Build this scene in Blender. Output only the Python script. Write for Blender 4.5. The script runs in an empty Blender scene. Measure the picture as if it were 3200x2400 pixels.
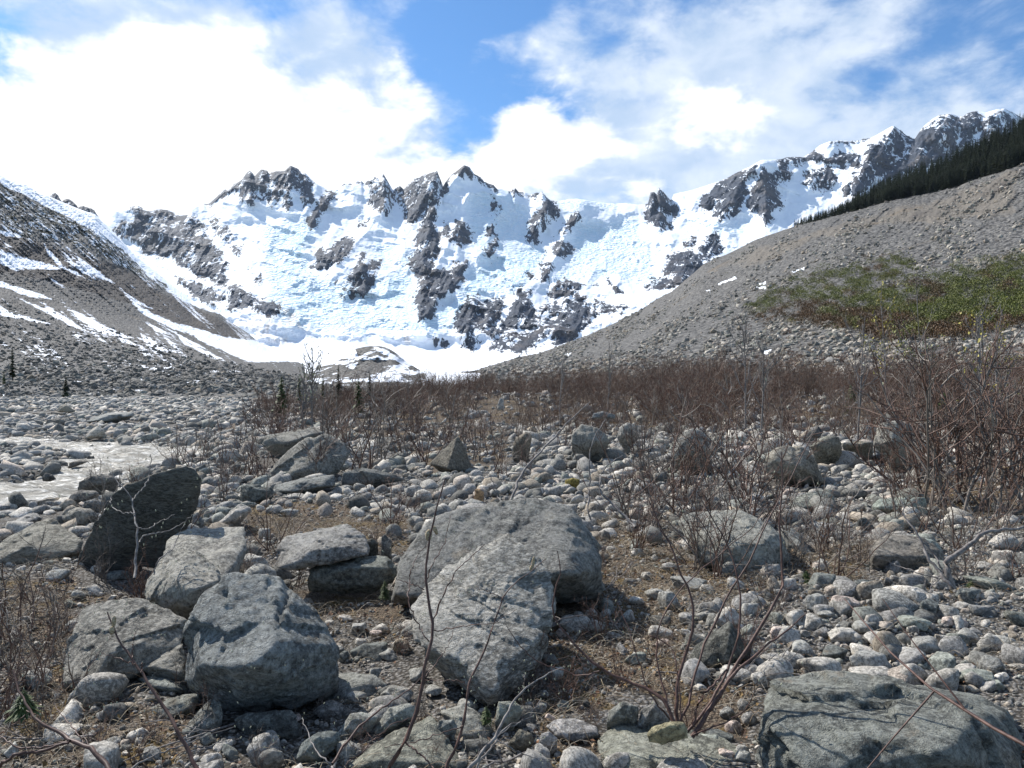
import bpy, bmesh, math, random
import numpy as np
from mathutils import Vector, Matrix
R = math.radians
random.seed(7); rng = np.random.default_rng(7)
scene = bpy.context.scene
col = scene.collection
F = 2310.0; CAMH = 1.6      # focal length in photo pixels (3200 wide), eye height in metres

# ------------------------------------------------------------------ camera
cam_d = bpy.data.cameras.new('camera'); cam = bpy.data.objects.new('camera', cam_d); col.objects.link(cam)
cam_d.sensor_width = 36; cam_d.lens = 36 * F / 3200; cam_d.clip_start = 0.05; cam_d.clip_end = 60000
cam.location = (0, 0, CAMH); cam.rotation_euler = (R(90), 0, 0)
scene.camera = cam
scene.view_settings.view_transform = 'Standard'; scene.view_settings.look = 'None'
scene.view_settings.exposure = 0.62; scene.view_settings.gamma = 1

# ------------------------------------------------------------------ sun
SUN_AZ, SUN_EL = -48, 43
sun_dir = Vector((math.sin(R(SUN_AZ)) * math.cos(R(SUN_EL)), math.cos(R(SUN_AZ)) * math.cos(R(SUN_EL)), math.sin(R(SUN_EL))))
sd = bpy.data.lights.new('sun', 'SUN'); sd.energy = 5.0; sd.angle = R(0.53); sd.color = (1, 0.96, 0.9)
so = bpy.data.objects.new('sun', sd); col.objects.link(so); so.rotation_euler = (-sun_dir).to_track_quat('-Z', 'Y').to_euler()

HAZE = 1.4e-5
# ------------------------------------------------------------------ node helper
class NT:
    def __init__(s, tree): s.t = tree; s.n = tree.nodes; s.l = tree.links
    def node(s, kind, **kw):
        n = s.n.new(kind)
        for k, v in kw.items():
            if k == 'ins':
                for i, x in v.items():
                    if hasattr(x, 'links') or isinstance(x, bpy.types.NodeSocket): s.l.new(x, n.inputs[i])
                    else: n.inputs[i].default_value = x
            else: setattr(n, k, v)
        return n
    def m(s, op, a, b=0.0, c=0.0, clamp=False):
        n = s.node('ShaderNodeMath', operation=op, use_clamp=clamp, ins={0: a, 1: b, 2: c}); return n.outputs[0]
    def vm(s, op, a, b=(0, 0, 0)):
        n = s.node('ShaderNodeVectorMath', operation=op, ins={0: a, 1: b}); return n.outputs[0]
    def noise(s, vec, scale, detail=4, rough=0.55, dist=0.0, out=0):
        n = s.node('ShaderNodeTexNoise', ins={'Vector': vec, 'Scale': scale, 'Detail': detail, 'Roughness': rough, 'Distortion': dist}); return n.outputs[out]
    def voro(s, vec, scale, feature='F1', rand=1.0, out=0):
        n = s.node('ShaderNodeTexVoronoi', feature=feature, ins={'Vector': vec, 'Scale': scale, 'Randomness': rand}); return n.outputs[out]
    def ramp(s, fac, a, b, v0=0.0, v1=1.0):
        n = s.node('ShaderNodeMapRange', interpolation_type='SMOOTHSTEP', ins={0: fac, 1: a, 2: b, 3: v0, 4: v1}); return n.outputs[0]
    def mix(s, fac, a, b, blend='MIX'):
        n = s.node('ShaderNodeMix', data_type='RGBA', blend_type=blend); n.clamp_factor = True
        for i, x in ((0, fac), (6, a), (7, b)):
            if isinstance(x, bpy.types.NodeSocket): s.l.new(x, n.inputs[i])
            else: n.inputs[i].default_value = (*x, 1) if isinstance(x, tuple) and len(x) == 3 else x
        return n.outputs[2]
    def scale_col(s, c, f):
        return s.node('ShaderNodeVectorMath', operation='SCALE', ins={0: c, 3: f}).outputs[0]
    def attr(s, name, out='Fac'): return s.node('ShaderNodeAttribute', attribute_name=name).outputs[out]
    def pos(s): return s.node('ShaderNodeNewGeometry').outputs['Position']

def material(name):
    m = bpy.data.materials.new(name); m.use_nodes = True
    t = NT(m.node_tree); t.n.clear()
    out = t.node('ShaderNodeOutputMaterial'); b = t.node('ShaderNodeBsdfPrincipled')
    t.l.new(b.outputs[0], out.inputs[0]); b.inputs['Specular IOR Level'].default_value = 0.25
    b.inputs['Roughness'].default_value = 0.85
    return m, t, b
def finish(t, b, colr, rough=None, height=None, strength=0.5, dist=0.02):
    if isinstance(colr, tuple): b.inputs['Base Color'].default_value = (*colr, 1)
    else: t.l.new(colr, b.inputs['Base Color'])
    if rough is not None:
        if isinstance(rough, float): b.inputs['Roughness'].default_value = rough
        else: t.l.new(rough, b.inputs['Roughness'])
    if height is not None:
        bp = t.node('ShaderNodeBump', ins={'Strength': strength, 'Distance': dist, 'Height': height})
        t.l.new(bp.outputs[0], b.inputs['Normal'])

# ------------------------------------------------------------------ world: sky with procedural clouds laid out by direction
w = bpy.data.worlds.new('World'); scene.world = w; w.use_nodes = True
t = NT(w.node_tree); t.n.clear()
wo = t.node('ShaderNodeOutputWorld'); bg = t.node('ShaderNodeBackground'); t.l.new(bg.outputs[0], wo.inputs[0])
bg.inputs[1].default_value = 0.085
sky = t.node('ShaderNodeTexSky', sky_type='NISHITA', sun_disc=False, sun_elevation=R(SUN_EL), sun_rotation=R(SUN_AZ) % (2 * math.pi),
             altitude=600, air_density=1.0, dust_density=0.3, ozone_density=2.0)
d = t.node('ShaderNodeTexCoord').outputs['Generated']
sx = t.node('ShaderNodeSeparateXYZ', ins={0: d})
X, Y, Z = sx.outputs
ay = t.m('MAXIMUM', Y, 0.12)
U = t.m('DIVIDE', X, ay); V = t.m('DIVIDE', Z, ay)       # gnomonic position of the direction, ahead of the viewer
zz = t.m('ADD', t.m('ABSOLUTE', Z), 0.16)
cp = t.node('ShaderNodeCombineXYZ', ins={0: t.m('DIVIDE', X, zz), 1: t.m('DIVIDE', Y, zz), 2: 0.0}).outputs[0]   # cloud layer plane
dd = t.node('ShaderNodeVectorMath', operation='MULTIPLY', ins={0: d, 1: (1.0, 1.0, 1.7)}).outputs[0]
nbig = t.noise(dd, 4.5, 10, 0.58, 0.5)
nfine = t.noise(cp, 5.0, 6, 0.62, 0.25)
npuff = t.noise(dd, 13.0, 8, 0.55, 0.2)
def blob(px, py, rx, ry, k, ang=0):
    u0, v0 = (px - 1600) / F, (1200 - py) / F
    a = t.m('SUBTRACT', U, u0); b = t.m('SUBTRACT', V, v0)
    if ang:
        c_, s_ = math.cos(R(ang)), math.sin(R(ang))
        a2 = t.m('ADD', t.m('MULTIPLY', a, c_), t.m('MULTIPLY', b, s_)); b = t.m('SUBTRACT', t.m('MULTIPLY', b, c_), t.m('MULTIPLY', a, s_)); a = a2
    a = t.m('DIVIDE', a, rx / F); b = t.m('DIVIDE', b, ry / F)
    r2 = t.m('ADD', t.m('MULTIPLY', a, a), t.m('MULTIPLY', b, b))
    return t.m('MULTIPLY', t.m('POWER', 2.718, t.m('MULTIPLY', r2, -1.0)), k)
def total(L):
    o = L[0]
    for x in L[1:]: o = t.m('ADD', o, x)
    return o
# veil cloud coverage and thick bright cloud coverage; negative blobs open the blue
cover = total([t.m('MULTIPLY_ADD', nbig, 1.9, -0.50), t.m('MULTIPLY_ADD', nfine, 1.3, -0.65), t.m('MULTIPLY_ADD', npuff, 1.0, -.5),
    blob(600, 420, 850, 330, 1.0), blob(200, 120, 600, 170, .45), blob(1050, 90, 330, 110, .25), blob(1150, 420, 420, 200, .3),
    blob(1420, 330, 170, 280, -.66, 22), blob(1500, 120, 330, 190, -.45), blob(0, 130, 110, 90, -.95), blob(880, 40, 80, 60, -.25), blob(1640, 350, 230, 100, -.55), blob(1480, 20, 180, 110, -.25),
    blob(2300, 140, 750, 200, .52), blob(2750, 450, 600, 180, .52), blob(1800, 480, 330, 150, .5), blob(2200, 430, 260, 200, .25), blob(2080, 320, 120, 70, -.4), blob(2900, 130, 160, 60, -.18)])
cov = t.ramp(cover, 0.22, 0.95)
thick = total([t.m('MULTIPLY_ADD', nbig, .9, -.45), t.m('MULTIPLY_ADD', npuff, 1.5, -.75), t.m('MULTIPLY_ADD', nfine, .8, -.4),
    blob(520, 420, 780, 300, 1.3), blob(900, 590, 600, 110, .55), blob(100, 520, 500, 200, .5), blob(450, 130, 300, 110, .25), blob(1640, 440, 170, 120, .85), blob(1850, 420, 110, 90, .55), blob(1500, 570, 300, 60, .45),
    blob(2260, 330, 100, 90, .62, 0), blob(2190, 420, 130, 80, .4), blob(2010, 590, 90, 50, .8), blob(1480, 330, 110, 130, -.8, 20)])
thk = t.ramp(thick, 0.26, 0.76)
veilc = t.mix(t.ramp(npuff, .3, .7), (4.6, 5.7, 7.2), (7.2, 7.8, 8.6))
skyc = t.node('ShaderNodeVectorMath', operation='MULTIPLY', ins={0: sky.outputs[0], 1: (0.62, 0.98, 1.25)}).outputs[0]
c = t.mix(t.m('MULTIPLY', cov, 0.86), skyc, veilc)
c = t.mix(thk, c, t.mix(t.ramp(npuff, .25, .6), (8.0, 8.4, 8.9), (10.2, 10.2, 10.2)))
t.l.new(c, bg.inputs[0])

# ------------------------------------------------------------------ numpy noise
def _h(ix, iy, iz, seed):
    n = (ix * 374761393 + iy * 668265263 + iz * 2147483647 + seed * 1274126177) & 0xFFFFFFFF
    n = ((n ^ (n >> 13)) * 1274126177) & 0xFFFFFFFF
    n = ((n ^ (n >> 16)) * 2246822519) & 0xFFFFFFFF
    return ((n ^ (n >> 15)) & 0xFFFFFF) / 16777215.0
def vnoise(p, seed=0):
    p = np.asarray(p, float); i = np.floor(p).astype(np.int64); f = p - i
    f = f * f * f * (f * (f * 6 - 15) + 10)
    x, y, z = i[..., 0], i[..., 1], i[..., 2]; fx, fy, fz = f[..., 0], f[..., 1], f[..., 2]
    def c(a, b, g): return _h(x + a, y + b, z + g, seed)
    x00 = c(0, 0, 0) * (1 - fx) + c(1, 0, 0) * fx; x10 = c(0, 1, 0) * (1 - fx) + c(1, 1, 0) * fx
    x01 = c(0, 0, 1) * (1 - fx) + c(1, 0, 1) * fx; x11 = c(0, 1, 1) * (1 - fx) + c(1, 1, 1) * fx
    return ((x00 * (1 - fy) + x10 * fy) * (1 - fz) + (x01 * (1 - fy) + x11 * fy) * fz) * 2 - 1
def fbm(p, octv=5, seed=0, gain=.5, lac=2.03, ridged=False):
    p = np.asarray(p, float); a = 1.0; o = 0; tot = 0
    for k in range(octv):
        n = vnoise(p * (lac ** k) + k * 17.3, seed + k)
        if ridged: n = 1 - 2 * np.abs(n)
        o = o + a * n; tot += a; a *= gain
    return o / tot
def p3(*a): return np.stack(np.broadcast_arrays(*[np.asarray(q, float) for q in a]), -1)
def sstep(a, b, x):
    q = np.clip((x - a) / (b - a), 0, 1); return q * q * (3 - 2 * q)

# ------------------------------------------------------------------ photo coordinates (3200 x 2400) to the world
def zoomer(x0, y0, k):
    return lambda pts: [(x0 + p[0] * k, y0 + p[1] * k, *p[2:]) for p in pts]
k_ = 1100 / 2212
Z1 = zoomer(0, 400, k_); Z2 = zoomer(1000, 400, k_); Z3 = zoomer(2100, 300, 1100 / 1973)
Z4 = zoomer(0, 1100, k_); Z5 = zoomer(1050, 1100, k_); Z6 = zoomer(2100, 1100, k_)
Z7 = zoomer(0, 1575, k_); Z8 = zoomer(1050, 1575, k_); Z9 = zoomer(2100, 1575, k_)
ZV = zoomer(0, 0, 3200 / 2212)
def unp(x, y, D): return np.stack([(np.asarray(x) - 1600) / F * D, np.broadcast_to(D, np.shape(x)) * 1.0, CAMH + (1200 - np.asarray(y)) / F * D], -1)
def proj(P): return 1600 + F * P[..., 0] / np.maximum(P[..., 1], .05), 1200 - F * (P[..., 2] - CAMH) / np.maximum(P[..., 1], .05)
def sdist(x, y, poly):
    """signed distance to polygon, positive inside"""
    poly = np.array([q[:2] for q in poly], float); x = np.asarray(x, float); y = np.asarray(y, float)
    best = np.full(x.shape, 1e18); ins = np.zeros(x.shape, bool); n = len(poly)
    for i in range(n):
        x1, y1 = poly[i]; x2, y2 = poly[(i + 1) % n]; dx, dy = x2 - x1, y2 - y1
        tt = np.clip(((x - x1) * dx + (y - y1) * dy) / (dx * dx + dy * dy + 1e-9), 0, 1)
        best = np.minimum(best, (x - x1 - tt * dx) ** 2 + (y - y1 - tt * dy) ** 2)
        if abs(dy) > 1e-9:
            cr = ((y1 > y) != (y2 > y)) & (x < dx * (y - y1) / dy + x1); ins ^= cr
    dd_ = np.sqrt(best); return np.where(ins, dd_, -dd_)
def sdist_box(x, y, poly, margin):
    """as sdist, but only worked out near the polygon (elsewhere -margin)"""
    a = np.array([q[:2] for q in poly]); lo = a.min(0) - margin; hi = a.max(0) + margin
    k = (x > lo[0]) & (x < hi[0]) & (y > lo[1]) & (y < hi[1]); o = np.full(x.shape, -float(margin))
    if k.any(): o[k] = np.maximum(sdist(x[k], y[k], poly), -margin)
    return o
def linedist(x, y, pl):
    best = np.full(x.shape, 1e18)
    for (x1, y1), (x2, y2) in zip(pl[:-1], pl[1:]):
        dx, dy = x2 - x1, y2 - y1; tt = np.clip(((x - x1) * dx + (y - y1) * dy) / (dx * dx + dy * dy + 1e-9), 0, 1)
        best = np.minimum(best, (x - x1 - tt * dx) ** 2 + (y - y1 - tt * dy) ** 2)
    return np.sqrt(best)

# ------------------------------------------------------------------ mesh helpers
def mesh_np(name, V, Fc, mat=None, attrs=None, smooth=True, parent=None, origin=None, link=True):
    """V (n,3); Fc (m,3|4) or list of such arrays"""
    V = np.asarray(V, np.float32)
    if origin is not None: V = V - np.asarray(origin, np.float32)
    if not isinstance(Fc, list): Fc = [Fc]
    Fc = [np.asarray(f, np.int32) for f in Fc if len(f)]
    me = bpy.data.meshes.new(name); me.vertices.add(len(V)); me.vertices.foreach_set('co', V.ravel())
    loops = np.concatenate([f.ravel() for f in Fc]); sizes = np.concatenate([np.full(len(f), f.shape[1], np.int32) for f in Fc])
    me.loops.add(len(loops)); me.loops.foreach_set('vertex_index', loops)
    me.polygons.add(len(sizes)); me.polygons.foreach_set('loop_start', np.concatenate([[0], np.cumsum(sizes)[:-1]]).astype(np.int32))
    me.polygons.foreach_set('loop_total', sizes); me.polygons.foreach_set('use_smooth', np.full(len(sizes), smooth))
    for k, v in (attrs or {}).items():
        v = np.asarray(v, np.float32)
        if v.ndim == 1: me.attributes.new(k, 'FLOAT', 'POINT').data.foreach_set('value', v)
        else:
            if v.shape[1] == 3: v = np.concatenate([v, np.ones((len(v), 1), np.float32)], 1)
            me.attributes.new(k, 'FLOAT_COLOR', 'POINT').data.foreach_set('color', v.ravel())
    me.update()
    if mat: me.materials.append(mat)
    if not link: return me
    return link_obj(name, me, parent, origin)
def link_obj(name, me, parent=None, loc=None):
    o = bpy.data.objects.new(name, me); col.objects.link(o)
    if loc is not None: o.location = loc
    if parent: o.parent = parent; o.location = (0, 0, 0) if loc is None else Vector(loc) - parent.location
    return o
def tag(o, label=None, cat=None, group=None, kind=None):
    if label: o['label'] = label
    if cat: o['category'] = cat
    if group: o['group'] = group
    if kind: o['kind'] = kind
    return o
def empty(name, loc):
    o = bpy.data.objects.new(name, None); col.objects.link(o); o.location = loc; o.empty_display_size = .1; return o
def grid_faces(nr, nc):
    i = np.arange((nr - 1) * (nc - 1)); r = i // (nc - 1); c_ = i % (nc - 1); a = r * nc + c_
    return np.stack([a, a + 1, a + nc + 1, a + nc], 1)
def pchip_rows(K, ts):
    """K (rows, cols) values at rows 0..n-1, monotone cubic at positions ts"""
    K = np.asarray(K, float); d = np.diff(K, axis=0); m = np.zeros_like(K)
    a, b = d[:-1], d[1:]; same = (a * b) > 0
    m[1:-1] = np.where(same, 2 * a * b / np.where(same, a + b, 1), 0); m[0] = d[0]; m[-1] = d[-1]
    i = np.clip(np.floor(ts).astype(int), 0, len(K) - 2); f = (ts - i)[:, None]
    h00 = 2 * f**3 - 3 * f**2 + 1; h10 = f**3 - 2 * f**2 + f; h01 = -2 * f**3 + 3 * f**2; h11 = f**3 - f**2
    return h00 * K[i] + h10 * m[i] + h01 * K[i + 1] + h11 * m[i + 1]
def loft(rows, xs, ns):
    """rows: [( [(x,y),..], [(x,D),..] )] -> image x, image y, depth grids"""
    Ys = np.array([np.interp(xs, [q[0] for q in r[0]], [q[1] for q in r[0]]) for r in rows])
    Ds = np.array([np.interp(xs, [q[0] for q in r[1]], [q[1] for q in r[1]]) for r in rows])
    ts = np.concatenate([k + np.arange(n) / n for k, n in enumerate(ns)] + [[len(ns)]]).astype(float); ts[-1] -= 1e-6
    return np.broadcast_to(xs, (len(ts), len(xs))), pchip_rows(Ys, ts), np.exp(pchip_rows(np.log(Ds), ts)), ts

# ------------------------------------------------------------------ materials
def rock_mat(name, base, scale=1.0, bump=.5, moss=0.0, use_tint=True, layered=0.0):
    m, t, b = material(name); p = t.pos()
    if layered:
        p = t.node('ShaderNodeMapping', ins={0: p, 2: (R(25), R(35), 0), 3: (1, 1, 1 + layered * 3)}).outputs[0]
    n1 = t.noise(p, 2.2 * scale, 6, .6); n2 = t.noise(p, 24 * scale, 7, .75); n3 = t.noise(p, 95 * scale, 3, .65)
    vo = t.voro(p, 26 * scale, 'F1'); cr = t.noise(p, 5 * scale, 5, .65, 1.2)
    oi = t.node('ShaderNodeObjectInfo').outputs['Random']
    c = t.mix(t.ramp(n1, .38, .62), tuple(x * .62 for x in base), tuple(min(1, x * 1.3) for x in base))
    c = t.mix(t.m('MULTIPLY', t.ramp(t.noise(p, 7 * scale, 4, .6), .42, .62), oi), c, (base[0] * 1.5, base[1] * 1.5, base[2] * 1.45))
    c = t.mix(t.m('MULTIPLY', t.ramp(n2, .49, .57), .65), c, tuple(x * 2.1 for x in base))           # pale crust
    c = t.mix(t.m('MULTIPLY', t.ramp(n2, .46, .38), .70), c, tuple(x * .28 for x in base))            # dark crust
    c = t.mix(t.m('MULTIPLY', t.ramp(vo, .26, .12), t.ramp(n3, .45, .6)), c, (base[0] * 1.7, base[1] * 1.75, base[2] * 1.65))
    c = t.mix(t.m('MULTIPLY', t.ramp(n3, .56, .66), .5), c, tuple(x * .3 for x in base))
    if use_tint: c = t.mix(1.0, c, t.attr('tint', 'Color'), 'MULTIPLY')
    c = t.mix(t.m('MULTIPLY', t.ramp(t.noise(p, 3.1 * scale, 5, .7), .60, .72), .35), c, (base[0] * 1.25, base[1] * .95, base[2] * .65))
    if moss:
        up = t.node('ShaderNodeSeparateXYZ', ins={0: t.node('ShaderNodeNewGeometry').outputs['Normal']}).outputs[2]
        k = t.m('MULTIPLY', t.ramp(up, .5, .9), t.ramp(t.noise(p, 3.0, 5, .7), .62 - .12 * moss, .68 - .12 * moss))
        c = t.mix(k, c, (.16, .10, .022))
    hgt = t.m('ADD', t.m('ADD', t.m('MULTIPLY', n2, .9), t.m('MULTIPLY', n3, .35)), t.m('MULTIPLY', t.ramp(t.m('ABSOLUTE', t.m('SUBTRACT', cr, .5)), 0, .03), .25))
    finish(t, b, c, .88, hgt, bump, .035 / scale); return m
M = {}
M['boulder'] = rock_mat('boulder_rock', (.190, .180, .163), 1.25, 1.0)
M['layered'] = rock_mat('layered_rock', (.202, .192, .174), 1.1, 1.0, layered=.5)
M['cobble'] = rock_mat('cobble_rock', (.232, .221, .203), 2.0, .8)
M['rubble'] = rock_mat('rubble_rock', (.185, .170, .150), .12, .3)

def simple(name, c1, c2, scale=30, rough=.8, tint=False, bump=0, trans=0):
    m, t, b = material(name)
    co = t.node('ShaderNodeTexCoord').outputs['Object']; n = t.noise(co, scale, 4, .6)
    c = t.mix(t.ramp(n, .35, .65), c1, c2)
    if tint: c = t.mix(1.0, c, t.attr('tint', 'Color'), 'MULTIPLY')
    finish(t, b, c, rough, n if bump else None, bump, .004)
    return m
M['bark_red'] = simple('reddish_bark', (.055, .030, .024), (.12, .068, .052), 60, .55)
M['bark_grey'] = simple('grey_bark', (.10, .085, .078), (.22, .20, .185), 40, .65)
M['twig'] = simple('twig_bark', (.085, .050, .036), (.17, .105, .08), 3, .6)
M['twig_pale'] = simple('pale_twig_bark', (.11, .09, .075), (.25, .215, .18), 3, .6)
def thicket_mat():
    m, t, b = material('thicket_bark'); p = t.pos()
    c = t.mix(t.ramp(t.noise(p, .22, 3, .6), .38, .62), (.10, .052, .036), (.13, .085, .062)); c = t.mix(t.ramp(t.noise(p, 5, 2, .6), .5, .6), c, (.20, .165, .135))
    finish(t, b, c, .7); return m
M['thicket'] = thicket_mat()
M['catkin'] = simple('catkin_fur', (.20, .13, .07), (.42, .36, .24), 300, .9)
M['bud'] = simple('bud_scale', (.26, .24, .12), (.50, .48, .36), 200, .7)
M['leaf_yellow'] = simple('young_yellow_leaf', (.26, .22, .04), (.42, .36, .08), 9, .6)
M['leaf_green'] = simple('young_green_leaf', (.080, .088, .020), (.170, .172, .044), .3, .6, tint=True)
M['needle'] = simple('conifer_needles', (.014, .022, .010), (.036, .048, .020), 2, .8, tint=True)
M['needle_near'] = simple('sapling_needles', (.035, .055, .018), (.08, .10, .03), 20, .7)
M['trunk'] = simple('conifer_bark', (.05, .04, .032), (.10, .08, .065), 10, .9)
M['litter'] = simple('dead_leaves', (.5, .5, .5), (1, 1, 1), 30, .75, tint=True)

def ground_mat():
    m, t, b = material('gravel_ground'); p = t.pos()
    lit = t.attr('litter'); wet = t.attr('wet')
    v1 = t.node('ShaderNodeTexVoronoi', ins={'Vector': p, 'Scale': 42.0, 'Randomness': 1.0}); v2 = t.node('ShaderNodeTexVoronoi', ins={'Vector': p, 'Scale': 120.0})
    n1 = t.noise(p, 1.3, 6, .65); n2 = t.noise(p, 18, 6, .7); n3 = t.noise(p, 90, 4, .7)
    s1 = t.node('ShaderNodeSeparateColor', ins={0: v1.outputs['Color']}).outputs[0]; s2 = t.node('ShaderNodeSeparateColor', ins={0: v2.outputs['Color']}).outputs[1]
    g = t.mix(s1, (.10, .097, .09), (.22, .21, .195)); g = t.mix(t.m('MULTIPLY', s2, .6), g, (.30, .275, .25))
    g = t.mix(t.ramp(v1.outputs[0], .28, .62), g, (.06, .052, .042))
    br = t.mix(t.ramp(n2, .35, .62), (.030, .021, .015), (.100, .070, .046)); br = t.mix(t.ramp(n3, .50, .60), br, (.22, .18, .13))
    br = t.mix(t.m('MULTIPLY', t.ramp(t.noise(p, 2.6, 5, .7), .53, .62), .75), br, (.135, .088, .022))   # ochre moss
    br = t.mix(t.m('MULTIPLY', t.ramp(t.noise(p, 4.2, 5, .7), .66, .72), .6), br, (.05, .065, .014))
    k = t.ramp(t.m('ADD', lit, t.m('MULTIPLY_ADD', n1, .9, -.45)), .38, .60)
    c = t.mix(k, g, br); c = t.mix(wet, c, (.06, .058, .05))
    hh = t.m('ADD', t.m('MULTIPLY', v1.outputs[0], -.8), t.m('ADD', t.m('MULTIPLY', n2, .5), t.m('MULTIPLY', n3, .5)))
    finish(t, b, c, .9, hh, .9, .03); return m
M['ground'] = ground_mat()

def slope_mat():
    """moraine and talus: attributes snow, brown, dark (scrub), pale"""
    m, t, b = material('moraine_slope'); p = t.pos()
    sn, br, dk, fine = t.attr('snow'), t.attr('brown'), t.attr('scrub'), t.attr('fine')
    v1 = t.node('ShaderNodeTexVoronoi', ins={'Vector': p, 'Scale': .42}); v2 = t.node('ShaderNodeTexVoronoi', ins={'Vector': p, 'Scale': 1.1})
    s1 = t.node('ShaderNodeSeparateColor', ins={0: v1.outputs['Color']}).outputs[0]
    s2 = t.node('ShaderNodeSeparateColor', ins={0: v2.outputs['Color']}).outputs[1]
    n = t.noise(p, .02, 8, .62); n2 = t.noise(p, .25, 7, .75); n3 = t.noise(p, 1.5, 4, .7)
    g = t.mix(s1, (.045, .043, .040), (.20, .19, .175)); g = t.mix(t.m('MULTIPLY', s2, .5), g, (.24, .23, .215))
    g = t.mix(t.ramp(v1.outputs[0], .35, .8), g, (.035, .034, .033))
    f = t.mix(t.ramp(n2, .35, .65), (.085, .074, .060), (.175, .155, .130)); f = t.mix(t.ramp(n3, .56, .68), f, (.29, .27, .235))
    bb = t.mix(t.ramp(n2, .35, .62), (.036, .031, .028), (.080, .068, .060)); bb = t.mix(t.ramp(n3, .60, .7), bb, (.17, .15, .135))
    k2 = t.m('MULTIPLY_ADD', n2, .6, -.3)
    c = t.mix(t.ramp(t.m('ADD', fine, k2), .35, .65), g, f)
    c = t.mix(t.ramp(t.m('ADD', br, k2), .35, .65), c, bb)
    c = t.mix(t.ramp(t.m('ADD', dk, t.m('MULTIPLY_ADD', t.noise(p, .12, 6, .7), 2.4, -1.2)), .45, .58), c, (.018, .022, .013))
    c = t.mix(t.m('MULTIPLY', t.ramp(n, .6, .7), .35), c, (.15, .10, .045))
    sk = t.ramp(t.m('ADD', sn, t.m('MULTIPLY_ADD', t.noise(p, .09, 8, .72), 2.6, -1.3)), .46, .54)
    c = t.mix(sk, c, (.82, .85, .90))
    hh = t.m('MULTIPLY', t.m('ADD', t.m('MULTIPLY', v1.outputs[0], -1.0), t.m('MULTIPLY', n3, .5)), t.m('SUBTRACT', 1.0, sk))
    finish(t, b, c, .9, hh, .9, 1.0); return m
M['slope'] = slope_mat()

def mountain_mat():
    m, t, b = material('snow_mountain'); p = t.pos()
    rk, ice, dirt = t.attr('rock'), t.attr('ice'), t.attr('dirt')
    ps = t.node('ShaderNodeMapping', ins={0: p, 2: (0, R(28), 0), 3: (1.0, .5, .42)}).outputs[0]
    n1 = t.noise(ps, .011, 10, .66); n2 = t.noise(ps, .035, 8, .68, .6); n3 = t.noise(p, .02, 8, .7)
    f = t.m('ADD', rk, t.m('ADD', t.m('MULTIPLY_ADD', n1, 2.8, -1.4), t.m('ADD', t.m('MULTIPLY_ADD', n2, 3.0, -1.5), t.m('MULTIPLY_ADD', t.noise(ps, .11, 4, .6), 1.6, -.8))))
    k = t.ramp(f, .46, .55)
    rc = t.mix(t.ramp(n3, .35, .65), (.012, .019, .034), (.052, .066, .094)); rc = t.mix(t.m('MULTIPLY', t.ramp(t.noise(p, .006, 6, .6), .5, .65), .5), rc, (.115, .095, .082))
    rc = t.mix(t.m('MULTIPLY', t.ramp(n2, .56, .66), .22), rc, (.25, .26, .29))
    sc = (.86, .89, .93)
    v = t.node('ShaderNodeTexVoronoi', feature='DISTANCE_TO_EDGE', ins={'Vector': t.node('ShaderNodeVectorMath', operation='ADD', ins={0: t.node('ShaderNodeMapping', ins={0: p, 3: (1, .6, 2.2)}).outputs[0], 1: t.scale_col(t.noise(p, .03, 4, .6, out=1), 45.0)}).outputs[0], 'Scale': .028}).outputs[0]
    cre = t.m('MULTIPLY', t.ramp(v, .12, .0), ice)
    icec = t.mix(t.ramp(t.noise(p, .016, 7, .7), .38, .62), (.82, .90, .95), (.62, .81, .91))
    s2 = t.mix(t.m('MULTIPLY', ice, .75), sc, icec); s2 = t.mix(t.m('MULTIPLY', cre, .55), s2, (.50, .72, .84))
    s2 = t.mix(t.m('MULTIPLY', dirt, t.ramp(t.noise(ps, .03, 8, .7), .4, .65)), s2, (.50, .44, .38))
    c = t.mix(k, s2, rc)
    hh = t.m('ADD', t.m('MULTIPLY', k, t.m('ADD', t.m('MULTIPLY', n2, 1.3), .2)), t.m('ADD', t.m('MULTIPLY', t.m('MULTIPLY', v, 2.1), ice), t.m('MULTIPLY', t.noise(p, .008, 6, .5), .35)))
    finish(t, b, c, .8, hh, .6, 22.0); return m
M['mountain'] = mountain_mat()

def water_mat():
    m, t, b = material('silty_water'); p = t.pos()
    ps = t.node('ShaderNodeMapping', ins={0: p, 2: (0, 0, R(-20)), 3: (1.0, 2.2, 1)}).outputs[0]
    n1 = t.noise(ps, 1.3, 8, .68, .8); n2 = t.noise(ps, 6, 6, .7, .5)
    c = t.mix(t.ramp(n1, .42, .60), (.20, .185, .15), (.42, .40, .35)); c = t.mix(t.ramp(t.m('ADD', t.m('MULTIPLY', n2, .6), t.m('MULTIPLY', n1, .5)), .56, .66), c, (.80, .78, .73))
    b.inputs['Specular IOR Level'].default_value = .25
    finish(t, b, c, .5, t.m('ADD', n1, t.m('MULTIPLY', n2, .5)), 1.0, .22); return m
M['water'] = water_mat()

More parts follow.
